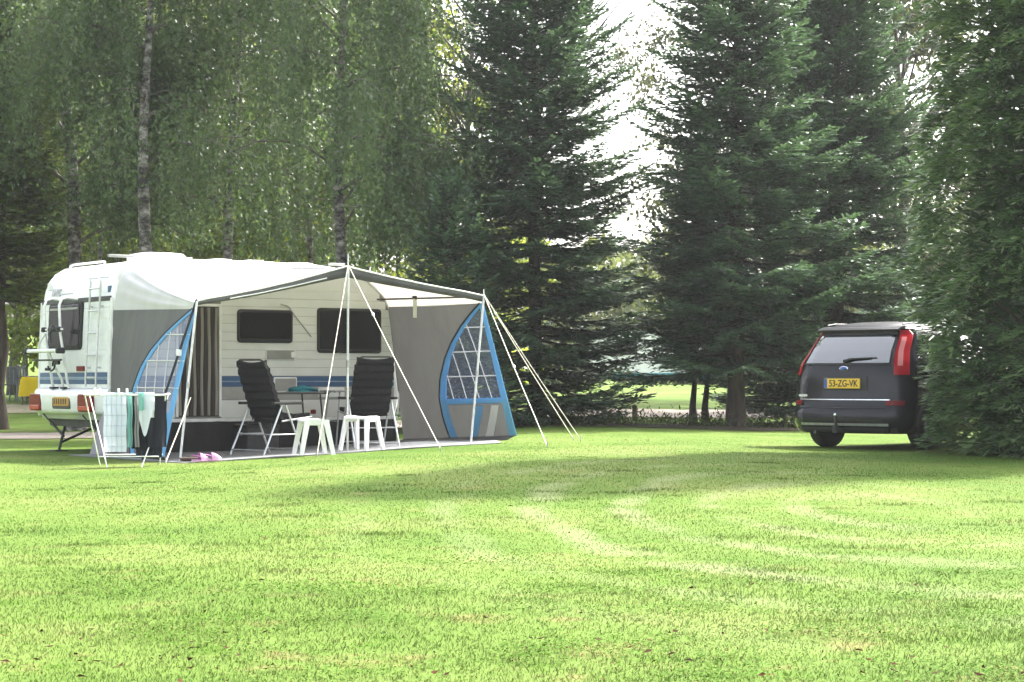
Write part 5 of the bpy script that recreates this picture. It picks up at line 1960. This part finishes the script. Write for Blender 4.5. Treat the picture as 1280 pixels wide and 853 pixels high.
# ------------------------------------------------------------------ car
def make_car():
    a = R(43)
    fx, fy = math.sin(a), math.cos(a)
    x0, y0 = 4.05, 24.70
    c = thing('parked_car', 'dark blue-grey people carrier parked half behind the cypress', 'car', (x0, y0, gz(x0 + 0.5, y0 + 0.6)), -a)
    c.scale = (0.92, 1.0, 1.02)
    # local: x right, y forward from the rear bumper, z up.  Body as stacked outlines.
    Z = [0.20, 0.24, 0.32, 0.46, 0.50, 0.60, 0.78, 0.92, 1.02, 1.08, 1.20, 1.32, 1.42, 1.47]
    rear = {0.20: 0.10, 0.24: 0.04, 0.32: 0.0, 0.46: 0.0, 0.50: 0.025, 0.60: 0.05, 0.78: 0.065, 0.92: 0.08, 1.02: 0.105, 1.08: 0.135, 1.20: 0.215, 1.32: 0.31, 1.42: 0.40, 1.47: 0.40}
    frnt = {0.20: 4.2, 0.24: 4.28, 0.32: 4.33, 0.46: 4.33, 0.50: 4.32, 0.60: 4.28, 0.78: 4.12, 0.92: 3.75, 1.02: 3.2, 1.08: 3.02, 1.20: 2.78, 1.32: 2.52, 1.42: 2.28, 1.47: 2.12}
    half = {0.20: 0.84, 0.24: 0.87, 0.32: 0.895, 0.46: 0.91, 0.50: 0.905, 0.60: 0.91, 0.78: 0.91, 0.92: 0.895, 1.02: 0.87, 1.08: 0.85, 1.20: 0.80, 1.32: 0.775, 1.42: 0.735, 1.47: 0.70}
    zs = np.array(Z)
    def itp(d):
        v = np.array([d[z] for z in Z])
        return lambda z: float(np.interp(z, zs, v))
    ry, fy_, hw = itp(rear), itp(frnt), itp(half)
    def rearp(u, z, off=0.0):
        """point on the rear face; u -1..1 across"""
        w = hw(z)
        x = u * w
        y = ry(z) + 0.055 * u * u + 0.16 * max(0, abs(u) - 0.72) ** 1.6 / (0.28 ** 1.6) * 1.0
        return Vector((x, y - off, z))
    def sidep(sx, y, z, off=0.0):
        yr = ry(z) + 0.215
        k = 0.0
        if y > fy_(z) - 0.8:
            k = ((y - fy_(z) + 0.8) / 0.8) ** 2 * 0.28
        return Vector((sx * (hw(z) - k + off), y, z))
    def outline(z):
        pts = [rearp(u, z) for u in (-1, -0.96, -0.9, -0.8, -0.6, -0.3, 0, 0.3, 0.6, 0.8, 0.9, 0.96, 1)]
        ys = [ry(z) + 0.215 + (fy_(z) - ry(z) - 0.215) * f for f in (0.05, 0.12, 0.2, 0.3, 0.42, 0.55, 0.68, 0.8, 0.9, 0.96)]
        pts += [sidep(1, y, z) for y in ys]
        w = hw(z) - 0.28
        pts += [Vector((w * q, fy_(z) + 0.02 - 0.1 * q * q, z)) for q in (0.95, 0.5, 0, -0.5, -0.95)]
        pts += [sidep(-1, y, z) for y in reversed(ys)]
        return pts
    b = MB()
    rows = [outline(z) for z in Z]
    b.grid(rows, True, True)
    n = len(rows[0])
    b.add(rows[0], [tuple(range(n))[::-1]])
    bo = b.build('body', 'paint', c)
    # roof: domed cap with a spoiler lip over the rear window
    m = MB()
    base = outline(1.47)
    cen = Vector((0, 1.2, 1.0))
    rr = [base]
    cx = sum((p for p in base), Vector()) / n
    for k, h in ((0.93, 0.035), (0.75, 0.07), (0.5, 0.092), (0.25, 0.102), (0.02, 0.105)):
        rr.append([Vector((cx.x + (p.x - cx.x) * k, cx.y + (p.y - cx.y) * k, 1.47 + h)) for p in base])
    m.grid(rr, True, True)
    m.build('roof', 'paint_roof', c)
    m = MB()
    P = []
    for k in range(13):
        u = -0.93 + 1.86 * k / 12
        x = u * 0.69
        e = 0.05 * u * u
        P.append([Vector((x, 0.50 + e, 1.508)), Vector((x, 0.40 + e, 1.488)), Vector((x, 0.34 + e, 1.462))])
    m.slab(P, (0, 0.02, -0.022))
    m.build('spoiler', 'paint_roof', c)
    def rpatch(name, u0, u1, z0, z1, mat, off=0.008, th=0.02, parent=c, nu=10, nz=5, ufn=None):
        m = MB()
        P = []
        for i in range(nz + 1):
            z = z0 + (z1 - z0) * i / nz
            a0, a1 = (ufn(z) if ufn else (u0, u1))
            P.append([rearp(a0 + (a1 - a0) * k / nu, z, off) for k in range(nu + 1)])
        m.slab(P, (0, th, 0))
        return m.build(name, mat, parent)
    # tailgate: rear window, lamp clusters, plate
    rw = rpatch('rear_window', 0, 0, 1.055, 1.395, 'car_glass', 0.008, 0.02, c, 14, 7, lambda z: (-0.79 + 0.06 * (1.4 - z), 0.79 - 0.06 * (1.4 - z)))
    rpatch('window_seal', -0.80, 0.80, 1.398, 1.455, 'rubber', 0.010)
    rpatch('window_seal', -0.86, 0.86, 1.035, 1.052, 'rubber', 0.012)
    for s in (-1, 1):
        def uf(z, s=s):
            f = (z - 0.90) / 0.56
            i0 = 0.83 + 0.02 * f
            return (s * i0, s * (0.995 if f < 0.9 else 0.97)) if s > 0 else (s * 0.995, s * i0)
        lo = rpatch('tail_light', 0, 0, 0.91, 1.455, 'bright_red', 0.016, 0.05, c, 5, 10, uf)
        def uf2(z, s=s):
            return (0.88, 0.935) if s > 0 else (-0.935, -0.88)
        rpatch('lens_strip', 0, 0, 1.02, 1.37, 'pink_lens', 0.022, 0.01, lo, 4, 8, uf2)
        rpatch('bumper_reflector', 0.74 if s > 0 else -0.95, 0.95 if s > 0 else -0.74, 0.545, 0.60, 'red_lens', 0.010, 0.02, c, 4, 2)
    # shut lines and mouldings
    rpatch('tailgate_crease', -0.78, 0.78, 0.605, 0.617, 'chrome', 0.006, 0.01, c, 12, 1)
    rpatch('shut_line', -0.86, 0.86, 0.508, 0.518, 'rubber', 0.003, 0.01, c, 12, 1)
    rpatch('bumper_strip', -0.72, 0.80, 0.295, 0.325, 'grey_tube', 0.010, 0.02, c, 12, 2)
    rpatch('rear_valance', -0.90, 0.90, 0.205, 0.275, 'rubber', 0.006, 0.02, c, 12, 2)
    rpatch('plate_recess', -0.36, 0.42, 0.725, 0.885, 'rubber', 0.004, 0.01, c, 8, 2)
    # number plate
    pl = MB()
    yp = rearp(0, 0.80).y
    pl.rbox((-0.285, yp - 0.028, 0.745), (0.285, yp - 0.008, 0.865), 0.012)
    po = pl.build('number_plate', 'plate_yellow', c)
    m = MB()
    m.rbox((-0.283, yp - 0.031, 0.747), (-0.235, yp - 0.027, 0.863), 0.008)
    m.build('blue_strip', 'plate_blue', po)
    text_part('plate_lettering', '53-ZG-VK', 0.115, 'ink', po, (0.025, yp - 0.030, 0.803), (R(90), 0, 0), 0.0015, 0.93, 0.002)
    # emblem, wiper, badge
    m = MB()
    yo = rearp(0, 0.985).y
    m.lathe([(0.0, -0.018), (0.05, -0.016), (0.06, -0.006), (0.06, 0.01)], (0, yo - 0.004, 0), 'y', 24)
    eo = m.build('emblem', 'chrome', c)
    eo.scale = (1.25, 1, 0.55)
    eo.location = (0, 0, 0.985)
    m = MB()
    m.lathe([(0.0, -0.022), (0.043, -0.020), (0.047, -0.014)], (0, yo - 0.004, 0), 'y', 24)
    e2 = m.build('emblem_field', 'plate_blue', eo)
    m = MB()
    wb = [rearp(u, z, 0.03) for u, z in ((-0.02, 1.075), (0.12, 1.10), (0.46, 1.115))]
    m.tube(wb, [0.022, 0.014, 0.008], 6)
    wi = m.build('wiper', 'rubber', c)
    m = MB()
    m.tube([rearp(0.05, 1.108, 0.022), rearp(0.56, 1.118, 0.022)], 0.007, 5)
    m.build('wiper_blade', 'rubber', wi)
    m = MB()
    m.rbox((-0.72, rearp(-0.72, 0.66).y - 0.012, 0.645), (-0.58, rearp(-0.6, 0.66).y + 0.0, 0.672), 0.006)
    m.build('badge', 'chrome', c)
    # tow bar
    m = MB()
    m.tube([(0.0, 0.25, 0.24), (0.0, 0.0, 0.23), (0.0, -0.08, 0.26), (0.0, -0.10, 0.36), (0.0, -0.10, 0.40)], [0.03, 0.03, 0.026, 0.02, 0.018], 8)
    to = m.build('tow_bar', 'dark_steel', c)
    m = MB()
    m.lathe([(0.0, -0.027), (0.02, -0.018), (0.027, 0.0), (0.02, 0.018), (0.0, 0.027)], (0.0, -0.10, 0.425), 'z', 14)
    m.build('tow_ball', 'chrome', to)
    m = MB()
    m.rbox((-0.11, -0.03, 0.20), (-0.02, 0.02, 0.30), 0.02)
    m.build('socket', 'rubber', to)
    # wheels, arches
    for sx in (-1, 1):
        for yy in (0.80, 3.42):
            m = MB()
            m.lathe([(0.0, -0.11), (0.21, -0.11), (0.30, -0.10), (0.315, -0.06), (0.315, 0.06), (0.30, 0.10), (0.21, 0.11), (0.0, 0.11)], (sx * 0.785, yy, 0.315), 'x', 28)
            wo2 = m.build('wheel', 'tyre', c)
            m = MB()
            m.lathe([(0.0, 0.0), (0.05, 0.0), (0.06, -0.01), (0.20, 0.004), (0.215, 0.012)] if sx > 0 else [(0.0, 0.0), (0.05, 0.0), (0.06, 0.01), (0.20, -0.004), (0.215, -0.012)], (sx * 0.90, yy, 0.315), 'x', 20)
            m.build('rim', 'rim', wo2)
            m = MB()
            arc = [R(t) for t in range(-20, 201, 20)]
            P = [[Vector((sx * (hw(min(1.0, max(0.2, 0.315 + r * math.sin(t)))) + 0.006), yy + r * math.cos(t), max(0.205, 0.315 + r * math.sin(t)))) for t in arc] for r in (0.325, 0.375)]
            m.slab(P, (-0.03 * sx, 0, 0))
            m.build('wheel_arch', 'rubber', c)
            m = MB()
            P = [[Vector((sx * (hw(min(1.0, max(0.2, 0.315 + r * math.sin(t)))) + 0.003), yy + r * math.cos(t), max(0.203, 0.315 + r * math.sin(t)))) for t in arc] for r in (0.02, 0.325)]
            m.slab(P, (-0.03 * sx, 0, 0))
            m.build('arch_liner', 'tyre', c)
        # side windows following the shell
        def spatch(name, ya, yb, z0, z1, mat, off=0.006, slope0=0.0, slope1=0.0, nz=5):
            m = MB()
            P = []
            for i in range(nz + 1):
                z = z0 + (z1 - z0) * i / nz
                f = i / nz
                s0, s1 = ya + slope0 * f, yb + slope1 * f
                P.append([sidep(sx, s0 + (s1 - s0) * k / 6, z, off) for k in range(7)])
            m.slab(P, (-0.02 * sx, 0, 0))
            return m.build(name, mat, c)
        spatch('side_window', 0.50, 1.08, 1.04, 1.40, 'car_glass', 0.006, 0.22, 0.0)
        spatch('side_window', 1.14, 2.00, 1.03, 1.42, 'car_glass', 0.006, 0.0, 0.0)
        spatch('side_window', 2.06, 2.92, 1.03, 1.42, 'car_glass', 0.006, 0.0, -0.72)
        spatch('window_trim', 0.48, 2.95, 1.008, 1.022, 'chrome', 0.010, 0, 0, 1)
        spatch('side_moulding', 1.15, 3.0, 0.52, 0.58, 'rubber', 0.010, 0, 0, 1)
        for yy in (1.11, 2.03):
            spatch('door_gap', yy - 0.006, yy + 0.006, 0.32, 1.0, 'rubber', 0.003, 0, 0, 4)
        for yy in (1.25, 2.15):
            spatch('door_handle', yy, yy + 0.17, 0.86, 0.89, 'paint', 0.03, 0, 0, 1)
        m = MB()
        m.tube([(sx * 0.60, 0.55, 1.525), (sx * 0.615, 0.75, 1.545), (sx * 0.63, 1.4, 1.555), (sx * 0.62, 2.0, 1.535), (sx * 0.60, 2.12, 1.52)], 0.010, 7)
        m.build('roof_rail', 'dark_steel', c)
        m = MB()
        m.rbox((sx * 1.0 - 0.09, 2.78, 0.98), (sx * 1.0 + 0.09, 2.9, 1.12), 0.04)
        m.build('mirror', 'paint', c)
    # underside bits: exhaust and axle
    m = MB()
    m.tube([(-0.45, 0.06, 0.215), (-0.45, 0.5, 0.215), (-0.3, 1.0, 0.22)], 0.028, 8)
    m.build('exhaust', 'dark_steel', c)
    m = MB()
    m.tube([(-0.7, 0.80, 0.27), (0.7, 0.80, 0.27)], 0.05, 8)
    m.build('axle', 'dark_steel', c)
    # windscreen and headlights
    m = MB()
    P = []
    for i in range(5):
        z = 1.02 + 0.40 * i / 4
        w2 = (hw(z) - 0.30)
        P.append([Vector((w2 * q, fy_(z) + 0.028 - 0.1 * q * q, z)) for q in (-0.95, -0.5, 0, 0.5, 0.95)])
    m.slab(P, (0, -0.02, 0))
    m.build('windscreen', 'car_glass', c)
    for sx in (-1, 1):
        m = MB()
        m.rbox((sx * 0.66 - 0.13, 4.10, 0.60), (sx * 0.66 + 0.13, 4.235, 0.74), 0.04)
        m.build('headlight', 'chrome', c)
    return c
make_car()

# ------------------------------------------------------------------ small far things
def post():
    x, y = pix(793, 530, 39).x, 39.0
    p = thing('wooden_post', 'short brown wooden post at the edge of the gravel path', 'post', (x, y, gz(x, y) - 0.05))
    m = MB()
    m.tube([(0, 0, 0), (0.01, 0, 0.2), (0, 0, 0.33)], [0.055, 0.055, 0.05], 10)
    m.build('shaft', 'wood', p)
    m = MB()
    m.lathe([(0.055, 0.325), (0.06, 0.34), (0.0, 0.375)], (0, 0, 0), 'z', 10)
    m.build('cap', 'wood', p)
post()

def far_caravan():
    x, y = xp(812, 88), 88.0
    z0 = gz(x, y)
    c = thing('caravan', 'distant white caravan with a teal lower band seen between the spruces', 'caravan', (x, y, z0), R(4))
    m = MB()
    prof = [(-2.6, 0.45), (-2.65, 1.2), (-2.5, 2.0), (-2.2, 2.4), (2.2, 2.45), (2.5, 2.1), (2.65, 1.2), (2.6, 0.45)]
    m.prism(prof[::-1], -1.1, 1.1)
    m.build('body', 'gelcoat', c)
    m = MB()
    m.box((-2.62, -1.12, 0.30), (2.62, -1.09, 0.52))
    m.build('lower_band', 'teal_line', c)
    for xx in (-1.6, 0.9):
        m = MB()
        m.rbox((xx, -1.14, 1.3), (xx + 0.9, -1.10, 1.85), 0.05)
        wo2 = m.build('window', 'rubber', c)
        m = MB()
        m.rbox((xx + 0.05, -1.155, 1.35), (xx + 0.85, -1.138, 1.8), 0.04)
        m.build('pane', 'acrylic', wo2)
    for yy in (-1.05, 0.86):
        m = MB()
        m.lathe([(0, 0), (0.3, 0), (0.3, 0.18), (0, 0.18)], (0, yy, 0.31), 'y', 18)
        m.build('wheel', 'tyre', c)
far_caravan()

def garden_chair(x, y, rz, label):
    z0 = gz(x, y)
    c = thing('garden_chair', label, 'chair', (x, y, z0), rz, 'grey garden chairs beyond the path')
    m = MB()
    m.rbox((-0.25, -0.02, -0.24), (0.25, 0.02, 0.24), 0.06, Matrix.Translation((0, 0, 0.43)) @ Matrix.Rotation(R(90), 4, 'X'))
    m.build('seat', 'chair_grey', c)
    for k in range(5):
        xx = -0.2 + 0.1 * k
        m = MB()
        m.rbox((xx - 0.035, -0.27, 0.46), (xx + 0.035, -0.24, 0.86), 0.012)
        m.build('back_slat', 'chair_grey', c)
    m = MB()
    m.rbox((-0.26, -0.28, 0.83), (0.26, -0.23, 0.90), 0.02)
    m.build('top_rail', 'chair_grey', c)
    for sx in (-1, 1):
        m = MB()
        m.rbox((sx * 0.26 - 0.03, -0.24, 0.62), (sx * 0.26 + 0.03, 0.22, 0.65), 0.012)
        m.build('armrest', 'chair_grey', c)
        for sy in (-1, 1):
            m = MB()
            m.tube([(sx * 0.23, sy * 0.22, 0.64 if sy > 0 else 0.46), (sx * 0.26, sy * 0.25, 0.0)], 0.022, 6)
            m.build('leg', 'chair_grey', c)
YC = 52.0
garden_chair(xp(8, YC), YC, R(20), 'grey garden chair at the left edge of the picture beyond the path')
garden_chair(xp(26, YC), YC + 0.3, R(-25), 'grey garden chair next to the yellow cloth beyond the path')
def yellow_table():
    Y = 50.0
    x = xp(43, Y)
    z0 = gz(x, Y)
    t = thing('garden_table', 'small garden table hidden under the yellow cloth beyond the path', 'table', (x, Y, z0))
    m = MB()
    m.box((-0.28, -0.25, 0.66), (0.28, 0.25, 0.69))
    m.build('table_top', 'wood', t)
    for sx in (-1, 1):
        for sy in (-1, 1):
            m = MB()
            m.tube([(sx * 0.24, sy * 0.21, 0.66), (sx * 0.25, sy * 0.22, 0)], 0.02, 6)
            m.build('leg', 'wood', t)
    m = MB()
    rows = []
    for (k, z) in ((0.02, 0.705), (0.9, 0.705), (1.0, 0.695), (1.05, 0.6), (1.10, 0.45), (1.14, 0.3), (1.16, 0.22)):
        ring = []
        for q in range(48):
            a = 2 * math.pi * q / 48
            cc, ss = math.cos(a), math.sin(a)
            rx, ry = 0.30 * math.copysign(abs(cc) ** 0.35, cc), 0.27 * math.copysign(abs(ss) ** 0.35, ss)
            w_ = 1 + 0.05 * max(0, k - 1) / 0.16 * math.sin(q * 1.6)
            ring.append((rx * k * w_, ry * k * w_, z))
        rows.append(ring)
    m.grid(rows, True, True)
    o = m.build('tablecloth', 'yellow')
    o.location = (x, Y, z0)
    tag(o, 'bright yellow cloth draped over the small garden table', 'tablecloth')
yellow_table()

# ------------------------------------------------------------------ hazy, sun-filled air
def haze():
    m = MB()
    m.box((-75, -6, -1.2), (75, 125, 17))
    o = m.build('haze', 'lawn')
    mt = bpy.data.materials.new('hazy_air')
    mt.use_nodes = True
    t = mt.node_tree
    for n in list(t.nodes):
        t.nodes.remove(n)
    v = t.nodes.new('ShaderNodeVolumePrincipled')
    v.inputs['Color'].default_value = (0.92, 0.95, 0.97, 1)
    v.inputs['Density'].default_value = 0.00032
    v.inputs['Anisotropy'].default_value = 0.45
    out = t.nodes.new('ShaderNodeOutputMaterial')
    t.links.new(v.outputs[0], out.inputs['Volume'])
    o.data.materials.clear()
    o.data.materials.append(mt)
    o.display_type = 'WIRE'
    return kind(o, 'stuff')
haze()
